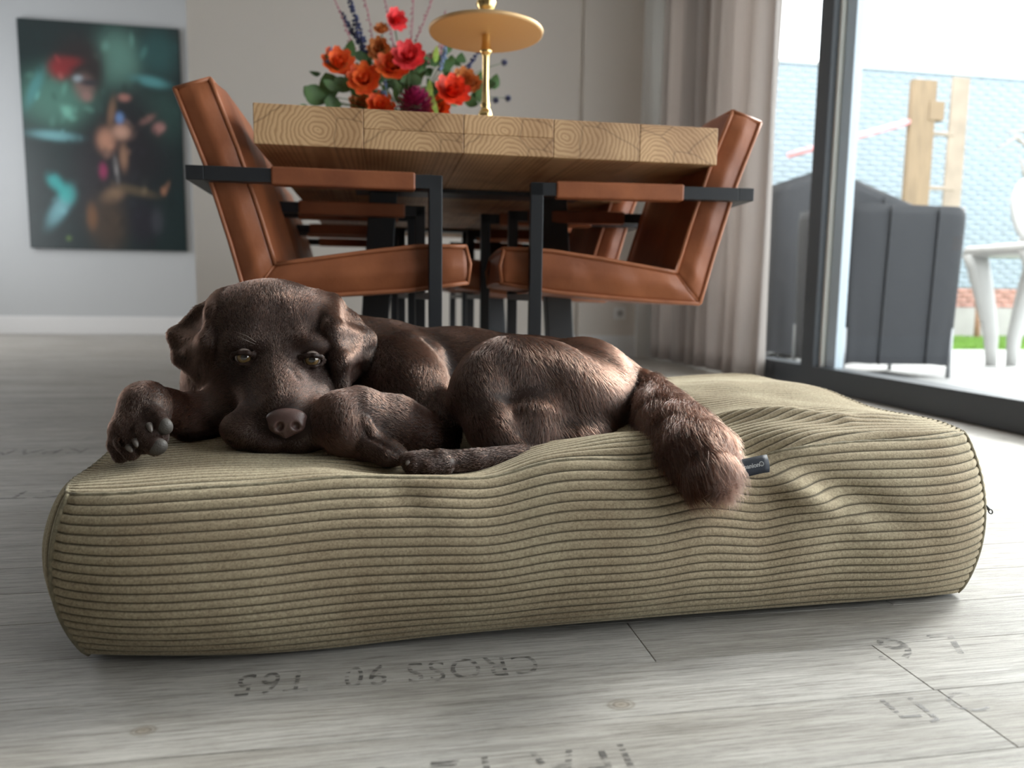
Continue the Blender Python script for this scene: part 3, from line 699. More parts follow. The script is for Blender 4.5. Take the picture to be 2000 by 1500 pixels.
spike((890, 165, 2.6), (940, 95, 2.62), 'navy', 9, .016)
for b_, t_ in (((800, 110, 2.66), (808, -30, 2.68)), ((812, 80, 2.66), (850, -20, 2.66)), ((770, 100, 2.7), (745, -30, 2.7)), ((860, 110, 2.66), (870, 20, 2.7)), ((730, 90, 2.7), (705, -30, 2.7)), ((835, 120, 2.66), (905, 20, 2.7)), ((690, 95, 2.7), (650, -10, 2.7))):
    spike(b_, t_, 'pink', 12, .008, dens=2)
for u, v in ((862, 120), (735, 135), (640, 105), (868, 95), (748, 170)):
    spike((u, v+18, 2.58), (u+random.uniform(-8, 8), v-16, 2.58), 'blue', 4, .012, 'flower', 4)
for u, v in ((985, 122), (992, 192), (968, 196)):    # small blue thistles
    c = loc(u, v, 2.6); stem(mouth, c, .0012, .05); bm = bmesh.new()
    for k in range(26):
        zf = 1-2*(k+.5)/26; a = k*2.39996; d = Vector((math.sqrt(1-zf*zf)*math.cos(a), math.sqrt(1-zf*zf)*math.sin(a), zf))
        tube(bm, [c, c+d*.014], [.003, .0006], 4)
    obj('thistle_head', bm, fm['navy'], fl, True)
for u, v, ln, wd, ang in ((850, 108, .055, .010, .1), (840, 172, .050, .011, 0.0), (855, 215, .09, .009, -.25)):
    leaf(loc(u, v+15, 2.5), ln, wd, ang, 0, fm['lime'])
for _ in range(120):
    t = random.random(); u = 700+random.gauss(90, 75); v = random.uniform(110, 225)
    leaf(loc(u, v, random.uniform(2.58, 2.74)), random.uniform(.04, .085), random.uniform(.008, .02), random.uniform(-1.4, 1.4), random.uniform(-.5, .5))
for u, v, ln, wd, ang in ((640, 200, .085, .034, -1.1), (622, 195, .06, .022, -.9), (655, 190, .08, .035, -.4), (690, 175, .07, .025, -1.2), (668, 205, .06, .03, -1.5), (610, 222, .05, .02, -1.2), (690, 150, .05, .02, -.7)):
    leaf(loc(u, v, 2.6), ln, wd, ang, .4)
    stem(mouth, loc(u, v, 2.6), .0014)

# ------------------------------------------------------------------ outdoors
GZ = -0.05
m_pave = mat('pale_terrace', (0.36, 0.36, 0.355), 0.7, var=.12, vscale=3, bump=.2, bscale=120)
ter = empty('ground_terrace', (3.6, 3.0, GZ)); ter['kind'] = 'structure'; ter.name = 'terrace_floor'
bm = bmesh.new(); box(bm, (-1.38, -5, -.06), (3.6, 3.35, -.012)); obj('mortar_bed', bm, mat('terrace_mortar', (.35, .34, .33), .9), ter)
bm = bmesh.new(); box(bm, (-.298, -.298, -.012), (.298, .298, 0))
me_t = bpy.data.meshes.new('paving_slab'); bm.to_mesh(me_t); bm.free(); me_t.materials.append(m_pave)
for i in range(8):
    for j in range(13):
        o = bpy.data.objects.new('paving_slab', me_t); COL.objects.link(o); o.parent = ter; o.location = (-1.05+i*.6, 3.0-j*.6, 0.001*((i*3+j) % 2))
bm = bmesh.new(); box(bm, (2.22, 6.4, GZ-.06), (11.5, 9.3, GZ-.02)); box(bm, (7.22, -2, GZ-.06), (11.5, 6.4, GZ-.02))
lawn = obj('lawn_soil', bm, mat('lawn_soil', (.16, .24, .06), .9)); lawn['kind'] = 'structure'
rs = np.random.RandomState(4); n_ = 42000
gx_ = rs.uniform(2.3, 11.3, n_); gy_ = rs.uniform(6.42, 9.0, n_); hh = rs.uniform(.02, .05, n_); an = rs.uniform(0, PI, n_); ww = .006
b0 = np.stack([gx_-ww*np.cos(an), gy_-ww*np.sin(an), np.full(n_, GZ-.02)], 1); b1 = np.stack([gx_+ww*np.cos(an), gy_+ww*np.sin(an), np.full(n_, GZ-.02)], 1)
b2 = np.stack([gx_+rs.uniform(-.015, .015, n_), gy_+rs.uniform(-.015, .015, n_), GZ-.02+hh], 1)
o = npmesh('lawn_grass', np.stack([b0, b1, b2], 1).reshape(-1, 3), np.arange(3*n_).reshape(-1, 3), mat('spring_grass', (.15, .30, .04), .6, var=.3, vscale=3), None, False); o['kind'] = 'stuff'
# painted brick wall of the neighbour, with brick courses as real relief
GW = 9.0
m_brick = mat('blue_grey_painted_brick', (.25, .30, .345), .8, var=.08, vscale=6)
m_joint = mat('painted_mortar', (.25, .30, .345), .9)
m_redb = mat('red_brick', (.42, .22, .18), .85, var=.3, vscale=9)
S('garden_wall', (2.4, GW, .60), (12.5, GW+.22, 3.38), m_joint)
def bricks(name, x0, x1, z0, z1, m_, par, bl=.22, bh=.065, j=.012):
    Vs, Fs = [], []; row = 0; z = z0
    while z < z1-1e-3:
        x = x0 - (bl/2 if row % 2 else 0)
        while x < x1:
            a, b = max(x, x0), min(x+bl-j, x1)
            if b-a > .02:
                k = len(Vs); yy = GW-.004; zt_ = min(z+bh-j, z1)
                Vs += [(a, GW, z), (b, GW, z), (b, GW, zt_), (a, GW, zt_), (a, yy, z), (b, yy, z), (b, yy, zt_), (a, yy, zt_)]
                Fs += [(k+4, k+5, k+6, k+7), (k, k+1, k+5, k+4), (k+1, k+2, k+6, k+5), (k+2, k+3, k+7, k+6), (k+3, k, k+4, k+7)]
            x += bl
        z += bh; row += 1
    o = npmesh(name, Vs, Fs, m_, par, False); o['kind'] = 'stuff'; return o
gwl = bpy.data.objects['garden_wall']
bricks('painted_bricks', 3.2, 11.5, .61, 3.36, m_brick, gwl)
S('garden_wall_coping', (2.4, GW-.03, 3.38), (12.5, GW+.25, 3.42), mat('grey_coping', (.40, .42, .43), .8))
o = S('garden_wall_plinth', (2.4, GW+.012, .34), (12.5, GW+.22, .60), mat('red_mortar', (.40, .33, .30), .9))
bricks('red_bricks', 3.2, 11.5, .345, .60, m_redb, o)
S('garden_kerb', (2.4, GW-.06, GZ-.06), (12.5, GW+.22, .34), mat('pale_concrete', (.34, .33, .32), .85, var=.1, vscale=3))

# grey weather covers
m_cover = mat('charcoal_weather_cover', (.016, .018, .022), .6, spec=.25, bump=.25, bscale=14, bdist=.01)
def cover(name, lo, hi, label, taper=.03, ridge=0.0, seed=1, slope=None):
    r = empty(name, ((lo[0]+hi[0])/2, (lo[1]+hi[1])/2, GZ)); tag(r, label, 'cover')
    bm = bmesh.new(); rnd = random.Random(seed)
    W_, D_, H0, H1 = (hi[0]-lo[0])/2, (hi[1]-lo[1])/2, lo[2]-GZ, hi[2]-GZ
    per = 96; lev = 16; rings = []
    for j in range(lev+1):
        t = j/lev; z = H0+(H1-H0)*t; ring = []
        for k in range(per):
            a = 2*PI*k/per; c_, s_ = math.cos(a), math.sin(a); e_ = .22
            x = W_*math.copysign(abs(c_)**e_, c_); y = D_*math.copysign(abs(s_)**e_, s_)
            sc = 1-taper*(1-t)/max(W_, .3) + .012*math.sin(a*9+seed)*(1-t) + .010*math.sin(a*5+2*seed+t*2)*(1-t*.6)
            if t > .93: sc *= 1-(t-.93)*.35
            zz = z + (.010*math.sin(a*4+seed) if j == 0 else 0)
            if slope and t > .5: zz += slope(x, t)
            ring.append(bm.verts.new((x*sc, y*sc, zz)))
        rings.append(ring)
    for a, b in zip(rings, rings[1:]):
        for k in range(per): bm.faces.new((a[k], a[(k+1) % per], b[(k+1) % per], b[k]))
    top = rings[-1]; prev = top
    for q in (.8, .5, .2):
        ring = [bm.verts.new((v.co.x*q, v.co.y*q, v.co.z+ridge*(1-q)+.004)) for v in top]
        for k in range(per): bm.faces.new((prev[k], prev[(k+1) % per], ring[(k+1) % per], ring[k]))
        prev = ring
    bm.faces.new(prev)
    obj('fabric', bm, m_cover, r, True)
    # sewn seams and hem
    for sx in (-.35, .42):
        bm = bmesh.new(); pts = []
        for j in range(lev+1):
            t = j/lev; pts.append((sx*W_*1.0, -D_*(1-taper*(1-t)/max(W_, .3))-.006, H0+(H1-H0)*t*.985))
        tube(bm, pts, .006, 6); obj('seam', bm, m_cover, r, True)
    return r
c1 = cover('covered_barbecue', (2.60, 3.86, .035), (3.40, 4.45, .955), 'tall grey weather cover over a garden appliance right behind the glass door', seed=3)
m_steel = mat('grey_metal_leg', (.25, .26, .27), .4, metal=.6)
for dx, dy in ((-.36, -.26), (.34, -.26), (-.36, .26), (.34, .26)):
    bm = bmesh.new(); tube(bm, [(dx, dy, 0), (dx, dy, .30)], .013, 8); obj('leg', bm, m_steel, c1, True)
c2 = cover('covered_grill', (2.90, 5.25, -.008), (4.20, 5.95, 1.22), 'larger grey weather cover with a peaked top, partly hidden behind the nearer one', seed=5, ridge=.02,
           slope=lambda x, t: (t-.5)*2*(.19-.33*abs(x+.22)))
for dx in (-.5, .5):
    for dy in (-.25, .25):
        bm = bmesh.new(); tube(bm, [(dx, dy, 0), (dx, dy, .30)], .02, 8); obj('leg', bm, m_steel, c2, True)

# white moulded chair on the terrace, cut by the frame
ch = empty('garden_chair', (0, 0, 0)); p0 = at(1975, 722, 4.30)
ch.location = (p0.x+.26, 4.45, GZ); tag(ch, 'white moulded plastic garden chair with a round back at the right edge', 'chair')
m_pl = mat('white_plastic', (.42, .42, .41), .35)
zs = at(1960, 470, 4.2).z-GZ
bm = bmesh.new(); box(bm, (-.33, -.30, zs-.075), (.33, .30, zs)); obj('seat', bm, m_pl, ch, True, bevel=.03)
for sx in (-1, 1):
    for sy in (-1, 1):
        bm = bmesh.new(); rows = []
        for k in range(9):
            t = k/8; z = (zs-.06)*(1-t); cx = sx*(.27-.22*t**.8 + .07*max(0, t-.75)*4*.5); hw = .065*(1-t)**.7+.030+.012*max(0, t-.85)*6; hy = .030+.02*(1-t)
            cy = sy*(.24-.03*t)
            rows.append([bm.verts.new((cx+hw*math.cos(a), cy+hy*math.sin(a), z)) for a in [2*PI*q/14 for q in range(14)]])
        for a, b in zip(rows, rows[1:]):
            for q in range(14): bm.faces.new((a[q], a[(q+1) % 14], b[(q+1) % 14], b[q]))
        bm.faces.new(rows[0]); bm.faces.new(rows[-1][::-1])
        obj('leg', bm, m_pl, ch, True)
bm = bmesh.new(); cc = at(2035, 412, 4.55)
lathe(bm, [(0, -.03), (.20, -.025), (.245, 0), (.20, .025), (0, .03)], 40, M=Matrix.Translation((cc.x-ch.location.x, .18, cc.z-GZ)) @ Matrix.Rotation(PI/2-.15, 4, 'X') @ Matrix.Rotation(.25, 4, 'Y')); obj('backrest', bm, m_pl, ch, True)
bm = bmesh.new(); tube(bm, [(cc.x-ch.location.x, .22, zs-.04), (cc.x-ch.location.x, .20, cc.z-GZ-.18)], .05, 10); obj('back_support', bm, m_pl, ch, True)

# timber climbing frame in the garden
m_timber = mat('weathered_timber', (.21, .15, .09), .8, var=.2, vscale=6, stretch=(4, 4, .6)); m_timber2 = mat('pale_timber', (.27, .22, .17), .8, var=.15, vscale=6)
YF = 7.0
fr_ = empty('climbing_frame', (at(1795, 500, YF).x, YF, GZ)); tag(fr_, 'tall timber play frame with ladder rungs standing on the lawn', 'play frame')
def fbx(name, u0, u1, v0, v1, th, m_, z0=None):
    a, b = at(u0, v0, YF), at(u1, v1, YF); o_ = fr_.location
    return boxobj(name, (min(a.x, b.x)-o_.x, -th/2, (b.z if z0 is None else z0)-o_.z), (max(a.x, b.x)-o_.x, th/2, a.z-o_.z), m_, fr_, .008)
fbx('post', 1781, 1811, 155, 380, .07, m_timber, GZ); fbx('post', 1860, 1876, 150, 380, .025, m_timber2, GZ)
fbx('beam_end', 1811, 1838, 198, 238, .09, m_timber)
for v in (262, 368): fbx('rung', 1811, 1862, v-5, v+5, .04, m_timber2)
a, b = at(1662, 270, YF)-fr_.location, at(1781, 237, YF)-fr_.location
bm = bmesh.new(); tube(bm, [Vector((2*a.x-b.x, .0, 2*a.z-b.z)), Vector((b.x, 0, b.z))], .03, 10); obj('pink_pole', bm, mat('faded_pink_pole', (.62, .28, .30), .5), fr_, True)
# bare twig tree reaching in from the right, thin bare shrub by the wall
def twigs(name, label, trunk, subs, r0, m_):
    r = empty(name, trunk[0]); tag(r, label, 'shrub')
    bm = bmesh.new(); n_ = len(trunk); tube(bm, [Vector(p)-Vector(trunk[0]) for p in trunk], [r0*(1-.6*i/(n_-1)) for i in range(n_)], 7); obj('trunk', bm, m_, r, True)
    for s in subs:
        bm = bmesh.new(); tube(bm, [Vector(p)-Vector(trunk[0]) for p in s], [r0*.45, r0*.35, r0*.15][:len(s)], 6); obj('branch', bm, m_, r, True)
    return r
m_bark = mat('grey_bark', (.30, .25, .22), .9)
YT = 7.8
bse = at(2060, 600, YT)
twigs('bare_tree', 'bare tree whose thin twigs reach in from the right edge', [(bse.x, YT, GZ), (bse.x, YT, .9), tuple(at(2045, 330, YT)), tuple(at(2030, 180, YT))],
      [[at(2040, 320, YT), at(1985, 268, YT), at(1935, 300, YT)], [at(2040, 300, YT), at(2000, 255, YT), at(1965, 262, YT)], [at(2042, 380, YT), at(2000, 340, YT), at(1990, 300, YT)]], .05, m_bark)
s0 = at(1908, 660, 8.6)
twigs('bare_shrub', 'thin leafless shrub with reddish stems by the far brick wall', [(s0.x, 8.6, GZ), tuple(at(1910, 600, 8.6)), tuple(at(1906, 520, 8.6))],
      [[at(1910, 590, 8.6), at(1895, 545, 8.6), at(1888, 520, 8.6)], [at(1910, 580, 8.6), at(1925, 545, 8.6), at(1932, 510, 8.6)]], .04, mat('reddish_bark', (.40, .22, .16), .8))
# ------------------------------------------------------------------ corduroy dog bed
def cord_material():
    M = bpy.data.materials.new('olive_corduroy'); M.use_nodes = True
    nt = M.node_tree; N = nt.nodes; L = nt.links; b = N['Principled BSDF']
    g = N.new('ShaderNodeNewGeometry')
    ca = N.new('ShaderNodeVertexColor'); ca.layer_name = 'rib'
    n = N.new('ShaderNodeTexNoise'); n.inputs['Scale'].default_value = 520; n.inputs['Detail'].default_value = 3; L.new(g.outputs['Position'], n.inputs['Vector'])
    n2 = N.new('ShaderNodeTexNoise'); n2.inputs['Scale'].default_value = 9; n2.inputs['Detail'].default_value = 5; L.new(g.outputs['Position'], n2.inputs['Vector'])
    n3 = N.new('ShaderNodeTexNoise'); n3.inputs['Scale'].default_value = 300; n3.inputs['Detail'].default_value = 4; L.new(g.outputs['Position'], n3.inputs['Vector'])
    ad = N.new('ShaderNodeMath'); ad.operation = 'ADD'; L.new(n.outputs['Fac'], ad.inputs[0]); L.new(n3.outputs['Fac'], ad.inputs[1])
    r = N.new('ShaderNodeValToRGB'); e = r.color_ramp.elements
    e[0].position = .78; e[0].color = (.255, .207, .143, 1); e[1].position = 1.18; e[1].color = (.425, .360, .252, 1)
    hv = N.new('ShaderNodeMath'); hv.operation = 'MULTIPLY'; hv.inputs[1].default_value = .5
    e[0].position = .38; e[1].position = .62
    L.new(ad.outputs[0], hv.inputs[0]); L.new(hv.outputs[0], r.inputs[0])
    r2 = N.new('ShaderNodeValToRGB'); e = r2.color_ramp.elements; e[0].position = .35; e[0].color = (.82, .78, .74, 1); e[1].position = .65; e[1].color = (1.05, 1.06, 1.04, 1); L.new(n2.outputs['Fac'], r2.inputs[0])
    mx = N.new('ShaderNodeMix'); mx.data_type = 'RGBA'; mx.blend_type = 'MULTIPLY'; mx.inputs['Factor'].default_value = 1; L.new(r.outputs[0], mx.inputs['A']); L.new(r2.outputs[0], mx.inputs['B'])
    # base colour turns much darker in the grooves between the ribs
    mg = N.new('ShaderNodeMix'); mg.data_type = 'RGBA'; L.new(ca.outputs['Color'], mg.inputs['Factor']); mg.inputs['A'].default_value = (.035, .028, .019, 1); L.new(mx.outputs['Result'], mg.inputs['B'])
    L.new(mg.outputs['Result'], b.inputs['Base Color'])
    b.inputs['Roughness'].default_value = .95; b.inputs['Specular IOR Level'].default_value = .15
    b.inputs['Sheen Weight'].default_value = .35; b.inputs['Sheen Roughness'].default_value = .4; b.inputs['Sheen Tint'].default_value = (.85, .82, .65, 1)
    bp = N.new('ShaderNodeBump'); bp.inputs['Strength'].default_value = .5; bp.inputs['Distance'].default_value = .0012
    L.new(hv.outputs[0], bp.inputs['Height']); L.new(bp.outputs[0], b.inputs['Normal'])
    return M
m_cord = cord_material()
BED_FL, BED_FR = np.array([-.338, .862, .180]), np.array([.835, .935, .212])
BED_BR, BED_BL = np.array([.800, 1.530, .236]), np.array([-.350, 1.500, .190])
B_FL, B_FR, B_BR, B_BL = np.array([-.318, .842, .006]), np.array([.776, .856, .006]), np.array([.775, 1.50, .006]), np.array([-.325, 1.48, .006])
def bump1(x, c, w): return np.exp(-((x-c)/w)**2)
def seam_top(side, a):
    """top seam of a side: 0 front (FL-FR), 1 right (FR-BR), 2 back (BL-BR), 3 left (FL-BL)"""
    P, Q = [(BED_FL, BED_FR), (BED_FR, BED_BR), (BED_BL, BED_BR), (BED_FL, BED_BL)][side]
    a = np.asarray(a); p = P+(Q-P)*a[..., None]
    L_ = np.linalg.norm(Q-P); r = .045/L_
    nrm = [np.array([0, -1, 0]), np.array([1, 0, 0]), np.array([0, 1, 0]), np.array([-1, 0, 0])][side]
    bow = .018*(1-np.exp(-(a/r)**1.5)-np.exp(-((1-a)/r)**1.5)+0) + .006
    bow = bow*np.clip(np.minimum(a, 1-a)/.01, 0, 1)
    p = p + nrm*bow[..., None]
    if side == 0:
        p[..., 2] += .006*np.sin(a*17)*np.sin(PI*a) - .012*bump1(a, .40, .05) - .010*bump1(a, .70, .03) + .012*bump1(a, .62, .04) + .006*bump1(a, .25, .06)
        p[..., 1] += .004*np.sin(a*31)*np.sin(PI*a) + .010*bump1(a, .71, .03)
    else:
        p[..., 2] += .006*np.sin(a*11+side)*np.sin(PI*a)
    return p
def seam_bot(side, a):
    P, Q = [(B_FL, B_FR), (B_FR, B_BR), (B_BL, B_BR), (B_FL, B_BL)][side]
    a = np.asarray(a); p = P+(Q-P)*a[..., None]
    nrm = [np.array([0, -1, 0]), np.array([1, 0, 0]), np.array([0, 1, 0]), np.array([-1, 0, 0])][side]
    p = p + nrm*(.022*np.sin(PI*a)**.6)[..., None]
    if side == 0:
        p[..., 2] += .006*np.sin(PI*np.clip((a-.25)/.75, 0, 1))**1.0
        p[..., 1] -= .016*bump1(a, .16, .14)
    return p
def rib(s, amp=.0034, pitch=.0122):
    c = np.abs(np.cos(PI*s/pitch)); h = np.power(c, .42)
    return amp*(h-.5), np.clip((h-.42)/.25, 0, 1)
def grid_mesh(name, P, s, parent, amp=.0034, pitch=.0122):
    du = np.gradient(P, axis=0); dv = np.gradient(P, axis=1); nn = np.cross(du, dv); nn /= np.linalg.norm(nn, axis=-1, keepdims=True)+1e-12
    return nn
def make_panel(name, P, s, parent, flip=False, pitch=.0122, amp=.0034):
    du = np.gradient(P, axis=0); dv = np.gradient(P, axis=1); nn = np.cross(du, dv); nn /= np.linalg.norm(nn, axis=-1, keepdims=True)+1e-12
    if flip: nn = -nn
    h, colr = rib(s, amp, pitch)
    Q = P + nn*h[..., None]
    n0, n1 = P.shape[:2]; idx = np.arange(n0*n1).reshape(n0, n1)
    Fq = np.stack([idx[:-1, :-1], idx[1:, :-1], idx[1:, 1:], idx[:-1, 1:]], -1).reshape(-1, 4)
    if flip: Fq = Fq[:, ::-1]
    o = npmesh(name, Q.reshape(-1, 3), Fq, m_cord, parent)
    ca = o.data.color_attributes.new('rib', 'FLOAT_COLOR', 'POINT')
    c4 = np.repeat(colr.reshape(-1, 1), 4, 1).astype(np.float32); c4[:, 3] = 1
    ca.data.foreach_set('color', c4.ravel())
    return o
bed = empty('dog_bed', (0, 0, 0)); tag(bed, 'large rectangular olive green corduroy dog bed lying on the floor', 'dog bed')
# fold lines on the top and front, given where the cloth creases
def seg_d(X_, Y_, p, q):
    d = np.array(q)-np.array(p); L2 = (d**2).sum(); t = np.clip(((X_-p[0])*d[0]+(Y_-p[1])*d[1])/L2, 0, 1)
    return np.hypot(X_-p[0]-t*d[0], Y_-p[1]-t*d[1]), t
def W2(u, v, z=.205): p = atz(u, v, z); return (p.x, p.y)
FOLDS = [(W2(1385, 832), W2(1640, 850), .014, .022), (W2(1400, 862), W2(1600, 880), -.016, .030), (W2(1640, 850), W2(1790, 838), .007, .020), (W2(1450, 880), W2(1580, 930), .014, .018),
         (W2(1560, 905), W2(1700, 905), -.010, .022), (W2(1470, 815, .22), W2(1640, 812, .22), -.006, .02), (W2(1250, 800, .22), W2(1420, 760, .23), .004, .03)]
def top_z(X_, Y_):
    xx = (X_+.35)/1.18; yy = (Y_-.86)/.65
    z = np.zeros_like(X_)
    edge = np.clip(16*np.clip(xx*(1-xx), 0, 1)*np.clip(yy*(1-yy), 0, 1), 0, 1)**.55
    z += edge*(.020 + .010*np.clip((X_-.3)/.4, 0, 1))
    z -= .050*np.exp(-((X_-.17)/.23)**2-((Y_-1.18)/.19)**2)
    z -= .022*np.exp(-((X_-.03)/.14)**2-((Y_-.94)/.055)**2)
    z += .012*np.exp(-((X_-.31)/.07)**2-((Y_-.93)/.05)**2)
    for p, q, am, wd in FOLDS:
        d, t = seg_d(X_, Y_, p, q); z += am*np.exp(-(d/wd)**2)*np.clip(np.sin(PI*np.clip(t, .08, .92)), 0, 1)**.5
    z += .0022*np.sin(X_*38+Y_*22)*np.sin(Y_*31-X_*11+1)*edge
    return z
na, nb = 420, 480
a = np.linspace(0, 1, na); bb = np.linspace(0, 1, nb)
Fr, Bk, Lf, Rt = seam_top(0, a), seam_top(2, a), seam_top(3, bb), seam_top(1, bb)
A_, B_ = a[:, None, None], bb[None, :, None]
P = (1-B_)*Fr[:, None]+B_*Bk[:, None]+(1-A_)*Lf[None]+A_*Rt[None] - ((1-A_)*(1-B_)*BED_FL+A_*(1-B_)*BED_FR+(1-A_)*B_*BED_BL+A_*B_*BED_BR)
P[..., 2] += top_z(P[..., 0], P[..., 1])*1.0*np.clip(np.minimum(np.minimum(A_, 1-A_)*1.16, np.minimum(B_, 1-B_)*.65)/.012, 0, 1)[..., 0]
seamdist = np.minimum(np.minimum(A_*1.16, (1-A_)*1.16), np.minimum(B_*.65, (1-B_)*.65))[..., 0]
s_top = (B_[..., 0]*.66 + .010*np.sin(A_[..., 0]*9)*np.sin(PI*B_[..., 0]) + .09*np.clip(A_[..., 0]-.60, 0, 1)*(-1)*np.exp(-((B_[..., 0]-.15)/.35)**2))
make_panel('top_panel', P, s_top, bed)
def top_height(x, y):
    i = int(np.clip((x+.34)/1.17, 0, 1)*(na-1)); col = P[i]; j = int(np.argmin(np.abs(col[:, 1]-y))); return float(col[j, 2])
def wall(side, name, nu, nt, vertical=False, flip=False, bulge=.052):
    a = np.linspace(0, 1, nu); t = np.linspace(0, 1, nt)
    T, Bt = seam_top(side, a), seam_bot(side, a)
    nrm = [np.array([0, -1, 0]), np.array([1, 0, 0]), np.array([0, 1, 0]), np.array([-1, 0, 0])][side]
    tt = t[None, :, None]
    Pw = Bt[:, None]*(1-tt)+T[:, None]*tt
    prof = np.power(np.sin(PI*t), .75)*(1-.15*(t-.5))
    ends = np.clip(1-np.exp(-(a/.05))-np.exp(-((1-a)/.05)), 0, 1)
    bl = (.020+(bulge-.020)*ends)
    if side == 0: bl = bl + .006*np.sin(a*14+1)*ends - .010*np.exp(-((a-.80)/.05)**2)
    Pw = Pw + nrm*(prof[None, :]*bl[:, None])[..., None]
    # the vertical corner seams bulge along the diagonal, shared by both neighbours
    tg = [np.array([1, 0, 0]), np.array([0, 1, 0]), np.array([1, 0, 0]), np.array([0, 1, 0])][side]
    e0 = np.exp(-(a/.045)); e1 = np.exp(-((1-a)/.045))
    Pw = Pw + tg*(prof[None, :]*(.020*(e1-e0))[:, None])[..., None]
    if side == 0:
        # soft diagonal drag folds running down from the label
        X_, Z_ = Pw[..., 0], Pw[..., 2]
        for (p, q, am, wd) in (((.44, .195), (.60, .125), .016, .020), ((.50, .20), (.70, .10), -.014, .022), ((-.02, .16), (.14, .185), -.004, .012), ((.0, .19), (.05, .15), -.006, .018)):
            d, tq = seg_d(X_, Z_, p, q); Pw = Pw + nrm*(am*np.exp(-(d/wd)**2)*np.sin(PI*np.clip(tq, .1, .9))*np.clip((1-t[None, :])/.06, 0, 1))[..., None]
    hgt = np.linalg.norm(T-Bt, axis=-1)[:, None]
    if vertical: s = a[:, None]*.65 + 0*t[None, :]
    else: s = (t[None, :]*.238) + 0*a[:, None] + .010*np.clip((.35-a[:, None])/.35, 0, 1)**2*(1-t[None, :])*.6
    return make_panel(name, Pw, s, bed, flip), Pw
_, PF = wall(0, 'front_panel', 420, 170)
wall(1, 'side_panel', 300, 90, False, False, .064)
wall(2, 'back_panel', 300, 90, False, True)
_, PLft = wall(3, 'side_panel', 420, 60, True, True, .045)
# underside
Vb = [tuple(seam_bot(0, np.array([k/20]))[0]) for k in range(21)] + [tuple(seam_bot(1, np.array([k/12]))[0]) for k in range(1, 13)] + [tuple(seam_bot(2, np.array([1-k/20]))[0]) for k in range(1, 21)] + [tuple(seam_bot(3, np.array([1-k/12]))[0]) for k in range(1, 12)]
bm = bmesh.new(); bm.faces.new([bm.verts.new((v[0], v[1], max(.004, v[2]))) for v in Vb][::-1]); obj('underside', bm, m_cord, bed)
# welted seams
m_welt = mat('seam_welt', (.22, .19, .125), .9, var=.3, vscale=200, bump=.6, bscale=400)
for side in range(4):
    aa = np.linspace(0, 1, 120); T = seam_top(side, aa)
    bm = bmesh.new(); tube(bm, [tuple(p+np.array([0, 0, -.0008])) for p in T], [.0026+.0006*math.sin(k*1.9) for k in range(120)], 8); obj('seam', bm, m_welt, bed, True)
def corner_seam(Pw, col):
    bm = bmesh.new(); tube(bm, [tuple(p) for p in Pw[col, ::6]], .0035, 8); obj('seam', bm, m_welt, bed, True)
corner_seam(PF, 0); corner_seam(PF, -1)
# label sewn into the front seam
m_navy = mat('navy_woven_label', (.005, .010, .022), .6, bump=.3, bscale=600, bdist=.0005)
m_lett = mat('silver_thread', (.38, .39, .40), .5)
Lp = [at(1395, 906, .822), at(1497, 889, .822), at(1502, 922, .815), at(1400, 941, .815)]
lab = empty('fabric_label', (0, 0, 0)); lab.parent = bed; lab['label'] = 'navy woven label with silver lettering'
lab_root = bed
bpy.data.objects.remove(lab)
bm = bmesh.new(); n_ = 10; rows = []
for i in range(n_+1):
    t = i/n_; a0 = Lp[3].lerp(Lp[2], t); a1 = Lp[0].lerp(Lp[1], t); rw = []
    for j in range(5):
        q = j/4; rw.append(bm.verts.new(a0.lerp(a1, q)+Vector((0, -.003*math.sin(PI*q), .0005*math.sin(t*9)))))
    rows.append(rw)
for r0, r1 in zip(rows, rows[1:]):
    for j in range(4): bm.faces.new((r0[j], r1[j], r1[j+1], r0[j+1]))
o = obj('fabric_label', bm, m_navy, bed, True); o['label'] = 'navy woven label with silver lettering'
md = o.modifiers.new('s', 'SOLIDIFY'); md.thickness = .0012
tx = text_mesh('label_lettering', 'panion\u00ae', .0076, m_lett, o, 'RIGHT', .0002, 1.0, .0002)
xd = (Lp[2]-Lp[3]).normalized(); zd = (Lp[1]-Lp[2]).normalized(); nd = xd.cross(zd).normalized(); zd = nd.cross(xd).normalized()
Mx = Matrix((xd, zd, nd)).transposed().to_4x4(); Mx.translation = Lp[2]-xd*.006+zd*.0085 + nd*.0042
if nd.y > 0: Mx.translation = Lp[2]-xd*.006+zd*.0085 - nd*.0042
tx.matrix_world = Mx
# zip pull on the right side
zp = at(1923, 986, .93); zq = at(1939, 1004, .93)
d = (zq-zp); dn = d.normalized(); up_ = dn.cross(Vector((0, 1, 0))).normalized()
bm = bmesh.new(); tube(bm, [zp-dn*.012, zp+d*.55], .0022, 6)
ringp = [zp+d*.72+dn*math.cos(t_)*.0042+up_*math.sin(t_)*.0028 for t_ in [2*PI*k/14 for k in range(15)]]; tube(bm, ringp, .0009, 6)
o = obj('zip_pull', bm, mat('black_zip_metal', (.03, .03, .03), .35, metal=.7), bed, True); o['label'] = 'small black zip pull'
FUR_N = 420000
